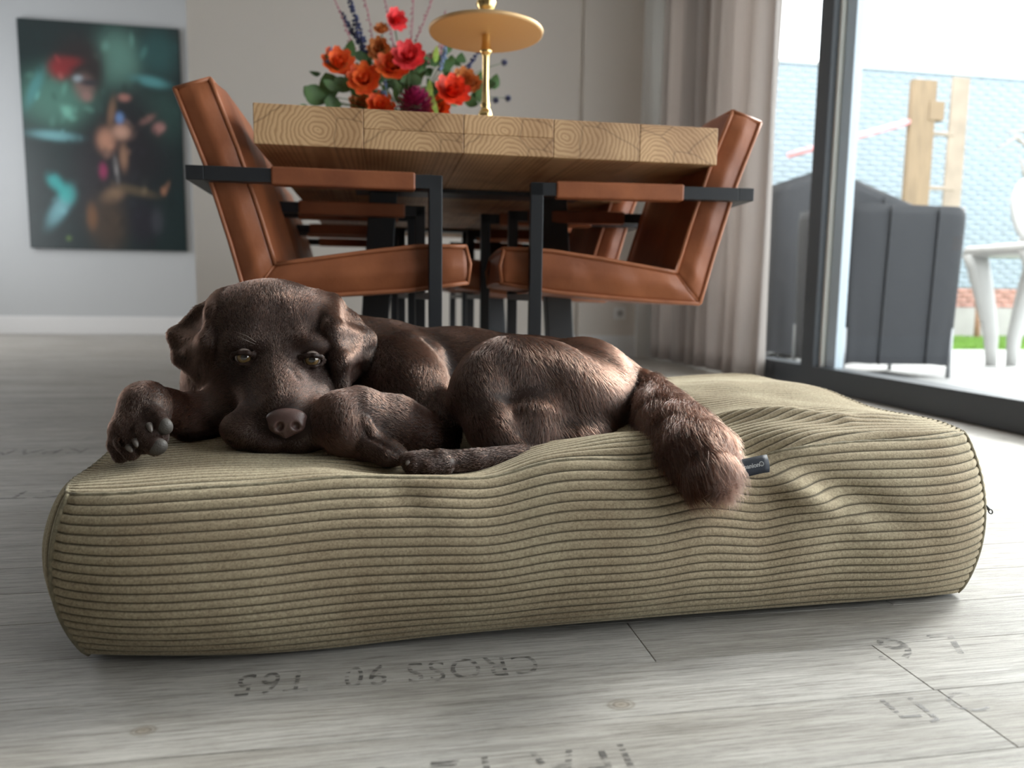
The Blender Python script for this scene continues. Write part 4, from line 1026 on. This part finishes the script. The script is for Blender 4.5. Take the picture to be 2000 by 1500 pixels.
# ------------------------------------------------------------------ the dog: one continuous body grown from a distance field
PR = []   # (function(X,Y,Z) -> distance, lo, hi, k, op, flow, fur length)
def D(u, v, y): p = at(u, v, y); return np.array([p.x, p.y, p.z])
def ell(c, r, k=.02, rot=(0, 0, 0), op='u', flow=(0, 0, -1), fur=.012):
    c = np.array(c, float); r = np.array(r, float); Rm = np.array(Matrix.Rotation(0, 3, 'X'))
    from mathutils import Euler
    Rm = np.array(Euler(rot, 'XYZ').to_matrix()).T
    def f(X_, Y_, Z_):
        x, y, z = X_-c[0], Y_-c[1], Z_-c[2]
        a_ = Rm[0, 0]*x+Rm[0, 1]*y+Rm[0, 2]*z; b_ = Rm[1, 0]*x+Rm[1, 1]*y+Rm[1, 2]*z; c_ = Rm[2, 0]*x+Rm[2, 1]*y+Rm[2, 2]*z
        k0 = np.sqrt((a_/r[0])**2+(b_/r[1])**2+(c_/r[2])**2); k1 = np.sqrt((a_/r[0]**2)**2+(b_/r[1]**2)**2+(c_/r[2]**2)**2)
        return k0*(k0-1)/np.maximum(k1, 1e-6)
    m_ = r.max(); PR.append((f, c-m_, c+m_, k, op, np.array(flow, float), fur))
def cap(a, b, ra, rb, k=.02, op='u', flow=None, fur=.012):
    a = np.array(a, float); b = np.array(b, float); d = b-a; L2 = (d**2).sum()
    def f(X_, Y_, Z_):
        t = np.clip(((X_-a[0])*d[0]+(Y_-a[1])*d[1]+(Z_-a[2])*d[2])/L2, 0, 1)
        return np.sqrt((X_-a[0]-t*d[0])**2+(Y_-a[1]-t*d[1])**2+(Z_-a[2]-t*d[2])**2)-(ra+(rb-ra)*t)
    PR.append((f, np.minimum(a-ra, b-rb), np.maximum(a+ra, b+rb), k, op, d if flow is None else np.array(flow, float), fur))
def chain(pts, rad, k=.02, op='u', fur=.012, rev=False):
    for i in range(len(pts)-1):
        cap(pts[i], pts[i+1], rad[i], rad[i+1], k, op, (pts[i]-pts[i+1]) if rev else None, fur)
def tri(a, b, c, th, k=.01, flow=(0, 0, -1), fur=.010, op='u'):
    a, b, c = [np.array(p, float) for p in (a, b, c)]
    ba, cb, ac = b-a, c-b, a-c; nor = np.cross(ba, ac); n2 = (nor**2).sum()
    def f(X_, Y_, Z_):
        P_ = np.stack([X_, Y_, Z_], -1); pa, pb, pc = P_-a, P_-b, P_-c
        def sgn(e, p): return np.sign((np.cross(e, nor)*p).sum(-1))
        ins = (sgn(ba, pa)+sgn(cb, pb)+sgn(ac, pc)) < 2.0
        def ed(e, p):
            t = np.clip((p*e).sum(-1)/(e**2).sum(), 0, 1)[..., None]; return ((e*t-p)**2).sum(-1)
        de = np.minimum(np.minimum(ed(ba, pa), ed(cb, pb)), ed(ac, pc)); df = (pa*nor).sum(-1)**2/n2
        return np.sqrt(np.where(ins, de, df))-th
    mn = np.minimum(np.minimum(a, b), c)-th; mxx = np.maximum(np.maximum(a, b), c)+th
    PR.append((f, mn, mxx, k, op, np.array(flow, float), fur))

# --- trunk
cap(D(770, 748, 1.29), D(900, 752, 1.30), .100, .094, .03, fur=.014)
cap(D(900, 752, 1.30), D(1040, 765, 1.27), .094, .092, .03, fur=.014)
cap(D(1040, 765, 1.27), D(1130, 775, 1.20), .092, .096, .03, fur=.015)
ell(D(1140, 778, 1.17), (.088, .10, .092), .03, flow=(.8, .1, -.5), fur=.017)
ell(D(1185, 800, 1.14), (.048, .07, .072), .03, flow=(.5, .1, -.9), fur=.018)
ell(D(905, 700, 1.33), (.16, .06, .045), .03, flow=(1, 0, -.1), fur=.014)
# --- shoulders and neck
ell(D(785, 752, 1.20), (.072, .080, .080), .025, flow=(.5, -.1, -.8), fur=.012)
cap(D(560, 715, 1.25), D(740, 745, 1.27), .088, .100, .03, flow=(.9, .1, -.2), fur=.013)
cap(D(650, 655, 1.25), D(745, 690, 1.29), .040, .048, .025, flow=(.9, .1, -.2), fur=.012)
cap(D(440, 745, 1.22), D(560, 760, 1.22), .062, .075, .03, flow=(0, 0, -1), fur=.012)
cap(D(430, 790, 1.18), D(560, 810, 1.14), .045, .05, .03, flow=(0, 0, -1))
# loose skin folds at the shoulder
cap(D(795, 668, 1.20), D(838, 790, 1.13), .012, .010, .022, flow=(.3, 0, -1))
cap(D(842, 690, 1.22), D(862, 800, 1.14), .010, .008, .020, flow=(.3, 0, -1))
# --- near thigh, shin, hind foot
ell(D(1050, 760, 1.10), (.112, .066, .078), .022, rot=(0, .20, 0), flow=(.35, -.15, -.9), fur=.016)
ell(D(985, 735, 1.09), (.062, .055, .055), .025, flow=(-.2, -.1, -.9), fur=.014)
ell(D(935, 758, 1.065), (.036, .040, .050), .022, flow=(0, -.1, -1), fur=.012)
ell(D(1120, 800, 1.08), (.085, .062, .070), .025, flow=(.35, -.15, -.9), fur=.020)
chain([D(932, 775, 1.05), D(962, 835, 1.01), D(1003, 880, .985)], [.040, .031, .022], .022, fur=.012)
chain([D(1040, 830, 1.03), D(1052, 880, .985)], [.045, .018], .022, fur=.022)
ell(D(1110, 860, 1.03), (.070, .045, .034), .025, flow=(.3, -.2, -.6), fur=.022)
chain([D(1018, 893, .965), D(930, 900, .945), D(860, 903, .935), D(812, 907, .93)], [.0175, .0150, .0155, .0155], .006, fur=.007)
for (u, v, y, r_) in ((800, 903, .928, .0100), (812, 914, .918, .0095), (838, 914, .915, .0090), (795, 897, .94, .009)):
    cap(D(u+34, v-4, y+.006), D(u, v, y), .010, r_, .006, fur=.005)
# --- near forearm and folded paw
chain([D(800, 770, 1.15), D(845, 850, 1.07)], [.058, .040], .028, fur=.011)
chain([D(838, 862, 1.055), D(770, 832, 1.03), D(700, 812, 1.01), D(668, 812, 1.0)], [.041, .041, .037, .032], .010, fur=.009)
chain([D(664, 815, .995), D(668, 838, .985), D(712, 866, .978)], [.031, .031, .022], .014, fur=.008)
chain([D(712, 862, .978), D(760, 885, .968), D(778, 890, .962)], [.020, .017, .012], .008, fur=.006)
chain([D(718, 872, .965), D(752, 888, .955), D(768, 893, .952)], [.016, .013, .010], .006, fur=.006)
cap(D(706, 826, .972), D(718, 848, .962), .0035, .0025, .005, op='s')
cap(D(722, 852, .958), D(780, 884, .945), .0040, .0035, .005, op='s')
cap(D(712, 822, .972), D(724, 840, .966), .0075, .006, .006, fur=.006)
# --- far forearm reaching left and its hanging paw
chain([D(455, 815, 1.13), D(380, 815, 1.08), D(325, 803, 1.045), D(292, 786, 1.02)], [.045, .031, .026, .023], .015, fur=.009)
ell(D(283, 790, 1.005), (.027, .028, .026), .015, flow=(-.3, -.3, -.9), fur=.006)
cap(D(282, 795, 1.0), D(262, 842, .978), .027, .029, .015, flow=(-.2, -.3, -1), fur=.006)
for (a_, m_, b_, r0, r1, r2) in (((290, 802, .985), (305, 820, .964), (316, 829, .955), .015, .0125, .0112), ((272, 815, .978), (280, 850, .952), (303, 870, .944), .016, .0135, .0125),
                                 ((250, 825, .985), (246, 862, .958), (256, 882, .950), .015, .0125, .0110), ((242, 835, .998), (230, 868, .975), (236, 888, .968), .013, .0115, .0105)):
    chain([D(*a_), D(*m_), D(*b_)], [r0, r1, r2], .0045, fur=.004)
ell(D(290, 852, .968), (.024, .016, .022), .008, flow=(0, -.3, -1), fur=.003)
cap(D(300, 782, .985), D(318, 808, .985), .0045, .003, .006, fur=.003)
cap(D(292, 808, .952), D(296, 850, .930), .0035, .0035, .004, op='s')
cap(D(258, 838, .948), D(268, 880, .925), .0035, .0035, .004, op='s')
cap(D(236, 850, .955), D(242, 886, .938), .0030, .0030, .004, op='s')

# --- tail
TAILP = [D(1215, 742, 1.17), D(1262, 768, 1.12), D(1295, 812, 1.02), D(1328, 855, .935), D(1358, 893, .87), D(1380, 920, .835)]
cap(TAILP[0], TAILP[1], .030, .030, .02, fur=.026)
chain(TAILP[1:], [.030, .038, .045, .046, .034], .005, fur=.034)

# --- head
HK = .018
up1, fwd = (0, 0, 1), (0, -1, -.3)
ell(D(529, 655, 1.185), (.096, .105, .082), .03, flow=(0, .5, .8), fur=.006)
ell(D(535, 625, 1.155), (.080, .070, .052), .03, flow=(0, .5, .8), fur=.006)
ell(D(463, 650, 1.16), (.030, .05, .055), .03, flow=(-.5, .5, .2), fur=.006)
ell(D(612, 655, 1.155), (.030, .05, .055), .03, flow=(.5, .5, .2), fur=.006)
# brows, furrow between them
ell(D(480, 668, 1.095), (.034, .030, .020), .018, rot=(0, -.15, 0), flow=(-.3, .3, .8), fur=.005)
ell(D(600, 672, 1.092), (.034, .030, .020), .018, rot=(0, .15, 0), flow=(.3, .3, .8), fur=.005)
cap(D(537, 600, 1.07), D(541, 668, 1.052), .010, .010, .030, op='s')
# bridge and muzzle
cap(D(541, 712, 1.095), D(556, 800, 1.012), .043, .034, .020, flow=(0, .8, .5), fur=.006)
cap(D(500, 730, 1.10), D(520, 820, 1.03), .034, .030, .020, flow=(-.6, .5, -.2), fur=.005)
cap(D(590, 730, 1.10), D(600, 815, 1.03), .032, .030, .020, flow=(.6, .5, -.2), fur=.005)
ell(D(495, 842, 1.020), (.042, .046, .0285), .016, rot=(0, .22, 0), flow=(-.5, .5, -.7), fur=.005)
ell(D(603, 838, 1.015), (.031, .044, .0300), .016, rot=(0, -.15, 0), flow=(.5, .5, -.7), fur=.005)
ell(D(530, 858, 1.000), (.026, .026, .0195), .010, flow=(0, .4, -.9), fur=.003)
ell(D(583, 858, .998), (.024, .026, .0190), .010, flow=(0, .4, -.9), fur=.003)
ell(D(556, 822, 1.002), (.029, .022, .024), .010, flow=(0, .6, 0), fur=.002)
cap(D(557, 852, .960), D(553, 886, .962), .0038, .0045, .005, op='s')
# mouth line under the flews
chain([D(446, 862, .985), D(490, 884, .955), D(552, 890, .945), D(610, 884, .955), D(646, 866, .99)], [.003, .003, .0035, .003, .003], .006, op='s')
# cheeks and jaw
ell(D(468, 735, 1.150), (.044, .060, .055), .028, flow=(-.4, .6, -.5), fur=.008)
ell(D(611, 730, 1.145), (.034, .060, .055), .028, flow=(.4, .6, -.5), fur=.008)
ell(D(476, 790, 1.115), (.044, .055, .038), .025, flow=(-.4, .6, -.5), fur=.008)
ell(D(612, 785, 1.110), (.034, .055, .036), .025, flow=(.4, .6, -.5), fur=.008)
# eye sockets, lids
EYES = [(D(476, 698, 1.066), -1), (D(609, 703, 1.063), 1)]
for c, s in EYES:
    ell(c+np.array([0, -.008, .001]), (.0165, .012, .0095), .008, op='s')
for c, s in EYES:
    for zs_, rr, zz in ((1, .0034, .0080), (-1, .0026, .0082)):
        arc = [c+np.array([s*.0165*math.cos(q), -.0010-.0075*math.sin(q)+(.003 if math.cos(q) > .5 else 0), zs_*zz*math.sin(q)**.9-.0008]) for q in (PI*.98, PI*.8, PI*.62, PI*.42, PI*.22, PI*.03)]
        chain(arc, [rr*.85, rr, rr, rr, rr, rr*.85], .003, fur=.0025)
# crease running down from the inner corner of the right eye
cap(D(572, 722, 1.030), D(584, 738, 1.020), .0008, .0005, .010, op='s')
# --- ears: thin folded flaps
EK = .014
A = D(438, 588, 1.160); B = D(344, 655, 1.165); C_ = D(353, 698, 1.155); E_ = D(388, 728, 1.135); Fp = D(406, 668, 1.100); Gp = D(418, 608, 1.120)
for t3 in ((A, D(386, 604, 1.160), B), (B, D(345, 678, 1.16), C_), (A, B, Fp), (A, Gp, Fp), (B, C_, Fp), (C_, D(367, 716, 1.145), E_), (C_, E_, Fp)): tri(*t3, .0062, EK, flow=(-.5, 0, -1), fur=.006)
tri(Fp, E_, D(410, 775, 1.135), .0070, EK, flow=(0, 0, -1), fur=.008)
cap(A, Gp, .014, .010, .015, fur=.006)
A = D(622, 588, 1.155); B = D(648, 592, 1.165); C_ = D(716, 660, 1.170); E_ = D(711, 694, 1.165); Fp = D(682, 728, 1.140); Gp = D(671, 762, 1.095); H_ = D(650, 640, 1.090); I_ = D(664, 700, 1.080)
for t3 in ((A, B, H_), (B, D(690, 620, 1.170), C_), (B, C_, H_), (E_, D(700, 714, 1.155), Fp), (C_, E_, I_), (H_, C_, I_), (E_, Fp, I_), (I_, Fp, Gp)): tri(*t3, .0070, .015, flow=(.4, 0, -1), fur=.006)
cap(A, B, .012, .010, .015, fur=.006)
cap(D(655, 645, 1.095), D(669, 758, 1.090), .0065, .0055, .014, fur=.005)

def axis(segs):
    out = [segs[0][0]]
    for lo, hi, st_ in segs:
        n_ = int(round((hi-lo)/st_)); out += list(lo+(hi-lo)*(np.arange(n_)+1)/n_)
    return np.array(out)
gxs = axis([(-.42, -.03, .0021), (-.03, .10, .0028), (.10, .60, .0045)])
gys = axis([(.78, .90, .0045), (.90, 1.13, .0024), (1.13, 1.24, .0035), (1.24, 1.44, .006)])
gzs = axis([(.12, .43, .0024)])
def build_field():
    Fd = np.full((len(gxs), len(gys), len(gzs)), .08, np.float32)
    for f, lo, hi, k, op, fl_, fu in PR:
        pad = k+.012
        i0, i1 = np.searchsorted(gxs, [lo[0]-pad, hi[0]+pad]); j0, j1 = np.searchsorted(gys, [lo[1]-pad, hi[1]+pad]); k0, k1 = np.searchsorted(gzs, [lo[2]-pad, hi[2]+pad])
        if i1 <= i0 or j1 <= j0 or k1 <= k0: continue
        X_, Y_, Z_ = np.meshgrid(gxs[i0:i1], gys[j0:j1], gzs[k0:k1], indexing='ij')
        d = f(X_, Y_, Z_).astype(np.float32); cur = Fd[i0:i1, j0:j1, k0:k1]
        if op == 'u':
            h = np.clip(.5+.5*(d-cur)/k, 0, 1); Fd[i0:i1, j0:j1, k0:k1] = d*(1-h)+cur*h - k*h*(1-h)
        else:
            h = np.clip(.5-.5*(cur+d)/k, 0, 1); Fd[i0:i1, j0:j1, k0:k1] = cur*(1-h)+(-d)*h + k*h*(1-h)
    return Fd
def surface_nets(Fd, xs, ys, zs):
    ins = Fd < 0
    nx, ny, nz = Fd.shape
    cnt = np.zeros((nx-1, ny-1, nz-1), np.int8)
    for a in (0, 1):
        for b in (0, 1):
            for c in (0, 1): cnt += ins[a:nx-1+a, b:ny-1+b, c:nz-1+c]
    act = (cnt > 0) & (cnt < 8); I, J, K = np.nonzero(act)
    vid = np.full(act.shape, -1, np.int32); vid[I, J, K] = np.arange(len(I))
    acc = np.zeros((len(I), 3)); num = np.zeros(len(I))
    for ax in range(3):
        for a in (0, 1):
            for b in (0, 1):
                o0 = [0, 0, 0]; oth = [q for q in range(3) if q != ax]; o0[oth[0]] = a; o0[oth[1]] = b; o1 = list(o0); o1[ax] = 1
                v0 = Fd[I+o0[0], J+o0[1], K+o0[2]]; v1 = Fd[I+o1[0], J+o1[1], K+o1[2]]
                mk = (v0 < 0) != (v1 < 0); t = np.where(mk, v0/(v0-v1+1e-12), 0)
                p0 = np.stack([xs[I+o0[0]], ys[J+o0[1]], zs[K+o0[2]]], 1); p1 = np.stack([xs[I+o1[0]], ys[J+o1[1]], zs[K+o1[2]]], 1)
                acc += np.where(mk[:, None], p0+(p1-p0)*t[:, None], 0); num += mk
    V = acc/num[:, None]; Fs = []
    for ax in range(3):
        sl0 = [slice(1, -1)]*3; sl0[ax] = slice(0, -1); sl1 = [slice(1, -1)]*3; sl1[ax] = slice(1, None)
        a0 = ins[tuple(sl0)]; a1 = ins[tuple(sl1)]
        E = np.nonzero(a0 != a1); base = [E[0]+1, E[1]+1, E[2]+1]; base[ax] = E[ax]
        flip = a1[E]
        o1, o2 = [(1, 2), (2, 0), (0, 1)][ax]
        def cell(d1, d2):
            q = [b.copy() for b in base]; q[o1] = q[o1]-d1; q[o2] = q[o2]-d2; return vid[q[0], q[1], q[2]]
        Q = np.stack([cell(1, 1), cell(0, 1), cell(0, 0), cell(1, 0)], 1)
        Q[flip] = Q[flip][:, ::-1]; Fs.append(Q)
    return V, np.concatenate(Fs)
Fd = build_field()
DV, DF = surface_nets(Fd, gxs, gys, gzs)
# light Laplacian smoothing
def smooth(V, Fq, it, lam=.5):
    E = np.concatenate([Fq[:, [0, 1]], Fq[:, [1, 2]], Fq[:, [2, 3]], Fq[:, [3, 0]]]); n_ = len(V)
    deg = np.bincount(E[:, 0], minlength=n_)+np.bincount(E[:, 1], minlength=n_)
    for q in range(it):
        S_ = np.stack([np.bincount(E[:, 0], V[E[:, 1], c], n_)+np.bincount(E[:, 1], V[E[:, 0], c], n_) for c in range(3)], 1)/deg[:, None]
        V = V + (lam if q % 2 == 0 else -lam*.9)*(S_-V)
    return V
DV = smooth(DV, DF, 4)
m_skin = mat('chocolate_coat_undercoat', (.020, .009, .006), .6, spec=.25, var=.3, vscale=30)
dog = empty('dog', (0, 0, 0)); tag(dog, 'chocolate brown dog lying curled on the corduroy bed, chin resting on it', 'dog')
body = npmesh('body', DV, DF, m_skin, dog)
print('DOG verts', len(DV))

# --- nose leather
m_nose = mat('brown_nose_leather', (.075, .042, .037), .33, spec=.5, bump=.6, bscale=900, bdist=.0006, var=.2, vscale=40)
_save = PR[:]; PR.clear()
ell(D(560, 816, .976), (.0255, .013, .0125), .008); ell(D(560, 830, .974), (.0175, .011, .0150), .008)
ell(D(541, 832, .972), (.010, .009, .009), .006); ell(D(580, 831, .971), (.010, .009, .009), .006)
cap(D(559, 840, .972), D(558, 849, .972), .0050, .004, .006)
ell(D(545, 835, .9595), (.0054, .010, .0068), .003, rot=(0, .45, 0), op='s'); ell(D(577, 834, .9585), (.0056, .010, .0066), .003, rot=(0, -.5, 0), op='s')
cap(D(535, 838, .962), D(528, 840, .966), .002, .0012, .003, op='s'); cap(D(586, 836, .961), D(592, 838, .965), .002, .0012, .003, op='s')
cap(D(561, 828, .9605), D(558, 858, .966), .0009, .0012, .0015, op='s')
gxs, gys, gzs = np.arange(-.185, -.085, .0009), np.arange(.94, 1.0, .0009), np.arange(.19, .27, .0009)
V_, F_ = surface_nets(build_field(), gxs, gys, gzs); V_ = smooth(V_, F_, 4)
o = npmesh('nose', V_, F_, m_nose, dog); o['label'] = 'bare brown nose'
PR[:] = _save

# --- eyes
def eye_material():
    M = bpy.data.materials.new('amber_brown_eye'); M.use_nodes = True
    nt = M.node_tree; N = nt.nodes; L = nt.links; b = N['Principled BSDF']
    tc = N.new('ShaderNodeTexCoord'); sp = N.new('ShaderNodeSeparateXYZ'); L.new(tc.outputs['Object'], sp.inputs[0])
    cb = N.new('ShaderNodeCombineXYZ'); L.new(sp.outputs['X'], cb.inputs[0]); L.new(sp.outputs['Z'], cb.inputs[1])
    ln = N.new('ShaderNodeVectorMath'); ln.operation = 'LENGTH'; L.new(cb.outputs[0], ln.inputs[0])
    mr = N.new('ShaderNodeMapRange'); mr.inputs['From Max'].default_value = .0130; L.new(ln.outputs['Value'], mr.inputs['Value'])
    r = N.new('ShaderNodeValToRGB'); e = r.color_ramp.elements
    e[0].position = 0; e[0].color = (.004, .003, .003, 1); e[1].position = 1.0; e[1].color = (.05, .03, .025, 1)
    for p_, c_ in ((.30, (.005, .004, .003, 1)), (.36, (.10, .06, .022, 1)), (.62, (.17, .11, .045, 1)), (.70, (.03, .015, .008, 1)), (.80, (.22, .18, .16, 1))):
        x = e.new(p_); x.color = c_
    L.new(mr.outputs[0], r.inputs[0]); L.new(r.outputs[0], b.inputs['Base Color'])
    b.inputs['Roughness'].default_value = .08; b.inputs['Coat Weight'].default_value = 1; b.inputs['Coat Roughness'].default_value = .02
    return M
m_eye = eye_material()
for c, s in EYES:
    bm = bmesh.new(); bmesh.ops.create_uvsphere(bm, u_segments=40, v_segments=28, radius=.0130)
    o = obj('eye', bm, m_eye, dog, True); o.location = (c[0], c[1]+.0025, c[2]+.0005)
    d_ = (Vector((0, 0, CAM_Z-.02))-o.location).normalized(); o.rotation_euler = d_.to_track_quat('-Y', 'Z').to_euler()

# --- claws and pads
m_claw = mat('grey_horn_claw', (.11, .095, .085), .3, spec=.5); m_pad = mat('grey_brown_paw_pad', (.045, .039, .034), .6, bump=.6, bscale=500, bdist=.0008)
for a_, b_ in (((291, 829, .948), (296, 844, .940)), ((264, 860, .942), (268, 873, .934)), ((250, 872, .944), (258, 883, .937)), ((800, 902, .921), (793, 908, .914)), ((795, 886, .945), (786, 893, .94))):
    p_, q_ = Vector(D(*a_)), Vector(D(*b_)); bm = bmesh.new()
    tube(bm, [p_, p_.lerp(q_, .5)+Vector((0, -.0008, .0004)), p_.lerp(q_, .85), q_], [.0040, .0034, .0022, .0008], 10); obj('claw', bm, m_claw, dog, True)
for (u, v, y, r_) in ((321, 833, .9515, (.0100, .0085, .0108)), (307, 873, .9400, (.0125, .0090, .0100))):
    c = D(u, v, y); bm = bmesh.new(); bmesh.ops.create_uvsphere(bm, u_segments=20, v_segments=14, radius=1.0, matrix=Matrix.Translation(c) @ Matrix.Rotation(-.35, 4, 'Y') @ Matrix.Diagonal((*r_, 1)))
    obj('paw_pad', bm, m_pad, dog, True)

# --- coat: strands over the whole body
def hair_material():
    M = bpy.data.materials.new('chocolate_fur'); M.use_nodes = True
    nt = M.node_tree; nt.nodes.clear(); N = nt.nodes; L = nt.links
    out = N.new('ShaderNodeOutputMaterial'); h = N.new('ShaderNodeBsdfHairPrincipled')
    h.parametrization = 'COLOR'; h.inputs['Color'].default_value = (.16, .065, .036, 1); h.inputs['Roughness'].default_value = .22; h.inputs['Radial Roughness'].default_value = .45
    hi = N.new('ShaderNodeHairInfo'); r = N.new('ShaderNodeValToRGB'); e = r.color_ramp.elements
    e[0].color = (.018, .008, .0055, 1); e[1].color = (.064, .026, .0155, 1); L.new(hi.outputs['Random'], r.inputs[0]); L.new(r.outputs[0], h.inputs['Color'])
    L.new(h.outputs[0], out.inputs[0]); return M
def grow_fur(n_target, seed=2):
    rs = np.random.RandomState(seed)
    T0 = DF[:, [0, 1, 2]]; T1 = DF[:, [0, 2, 3]]; T = np.concatenate([T0, T1])
    a, b, c = DV[T[:, 0]], DV[T[:, 1]], DV[T[:, 2]]; cr = np.cross(b-a, c-a); ar = np.linalg.norm(cr, axis=1)*.5; nm = cr/(2*ar[:, None]+1e-12)
    cen = (a+b+c)/3
    toCam = np.array([0, 0, .4])-cen; toCam /= np.linalg.norm(toCam, axis=1, keepdims=True)
    facing = (nm*toCam).sum(1)
    wgt = ar*np.where(facing > -.15, 1.0, .18)
    head = (cen[:, 0] < -.02) & (cen[:, 2] > .2)
    wgt = wgt*np.where(cen[:, 0] < -.03, 3.0, 1.2)
    wgt[(cen[:, 2] < .165)] = 0
    pick = rs.choice(len(T), n_target, p=wgt/wgt.sum())
    r1, r2 = rs.rand(n_target), rs.rand(n_target); sq = np.sqrt(r1)
    P0 = a[pick]*(1-sq)[:, None]+b[pick]*(sq*(1-r2))[:, None]+c[pick]*(sq*r2)[:, None]; Nn = nm[pick]
    # flow direction and length blended from the nearest forms
    dmin = np.full(n_target, 9.0); ds = []
    for f, lo, hi, k, op, fl_, fu in PR:
        if op != 'u': ds.append(None); continue
        d = f(P0[:, 0], P0[:, 1], P0[:, 2]); ds.append(d); dmin = np.minimum(dmin, d)
    FL = np.zeros((n_target, 3)); FU = np.zeros(n_target); WW = np.zeros(n_target)
    for (f, lo, hi, k, op, fl_, fu), d in zip(PR, ds):
        if d is None: continue
        w_ = np.exp(-(d-dmin)/.007); FL += w_[:, None]*1.0*fl_/np.linalg.norm(fl_); FU += w_*fu; WW += w_
    FL /= WW[:, None]; FU /= WW
    # tail strands stand off and splay
    keep = np.ones(n_target, bool)
    for c, s in EYES: keep &= np.linalg.norm(P0-(c+np.array([0, -.006, 0])), axis=1) > .0112
    keep &= np.linalg.norm((P0-D(560, 828, .968))/np.array([.030, .03, .021]), axis=1) > 1
    for q in ((320, 831, .948), (308, 872, .937)): keep &= np.linalg.norm(P0-D(*q), axis=1) > .012
    P0, Nn, FL, FU = P0[keep], Nn[keep], FL[keep], FU[keep]; n_ = len(P0)
    tg = FL-(FL*Nn).sum(1, keepdims=True)*Nn; tg /= np.linalg.norm(tg, axis=1, keepdims=True)+1e-9
    sd = np.cross(Nn, tg)
    # clumps and waviness
    swirl = .35*np.sin(P0[:, 0]*70+P0[:, 2]*55)*np.cos(P0[:, 1]*60)+.25*rs.randn(n_)
    tg = tg+sd*swirl[:, None]; tg /= np.linalg.norm(tg, axis=1, keepdims=True)
    ln = FU*rs.uniform(.6, 1.15, n_); lift = np.where(FU > .025, rs.uniform(.30, .75, n_), np.where(FU > .012, rs.uniform(.12, .34, n_), rs.uniform(.34, .62, n_)))
    npnt = 4; pts = np.zeros((n_, npnt, 3))
    for q in range(npnt):
        t = q/(npnt-1)
        up_ = lift*(t-.45*t*t)
        pts[:, q] = P0 - Nn*.0008 + ln[:, None]*(tg*t*.95 + Nn*up_[:, None]) + np.array([0, 0, -1])*(ln*FU*8*t*t)[:, None]
    rad = np.zeros((n_, npnt)); base = np.where(FU > .012, .00021, .00018)
    for q in range(npnt): rad[:, q] = base*(1-.75*(q/(npnt-1))**1.5)
    hc = bpy.data.hair_curves.new('fur'); hc.add_curves([npnt]*n_)
    hc.attributes['position'].data.foreach_set('vector', pts.astype(np.float32).ravel())
    if 'radius' not in hc.attributes: hc.attributes.new('radius', 'FLOAT', 'POINT')
    hc.attributes['radius'].data.foreach_set('value', rad.astype(np.float32).ravel())
    hc.materials.append(hair_material())
    o = bpy.data.objects.new('fur', hc); COL.objects.link(o); o.parent = dog; o['kind'] = 'stuff'
    return o
if FUR_N: grow_fur(FUR_N)
# whiskers and brow hairs
m_wh = mat('pale_whisker', (.20, .17, .15), .4)
for k, (a_, b_, c_) in enumerate((((636, 806, .99), (648, 800, .985), (655, 778, .98)), ((634, 815, .985), (650, 812, .98), (664, 815, .97)), ((636, 832, .985), (648, 833, .98), (664, 831, .97)), ((634, 842, .985), (650, 848, .98), (664, 856, .97)),
                                  ((500, 668, 1.06), (482, 656, 1.05), (456, 646, 1.045)), ((498, 672, 1.06), (480, 664, 1.05), (464, 656, 1.045)))):
    bm = bmesh.new(); tube(bm, [D(*a_), D(*b_), D(*c_)], [.00022, .00018, .00008], 5); obj('whisker', bm, m_wh, dog, True)
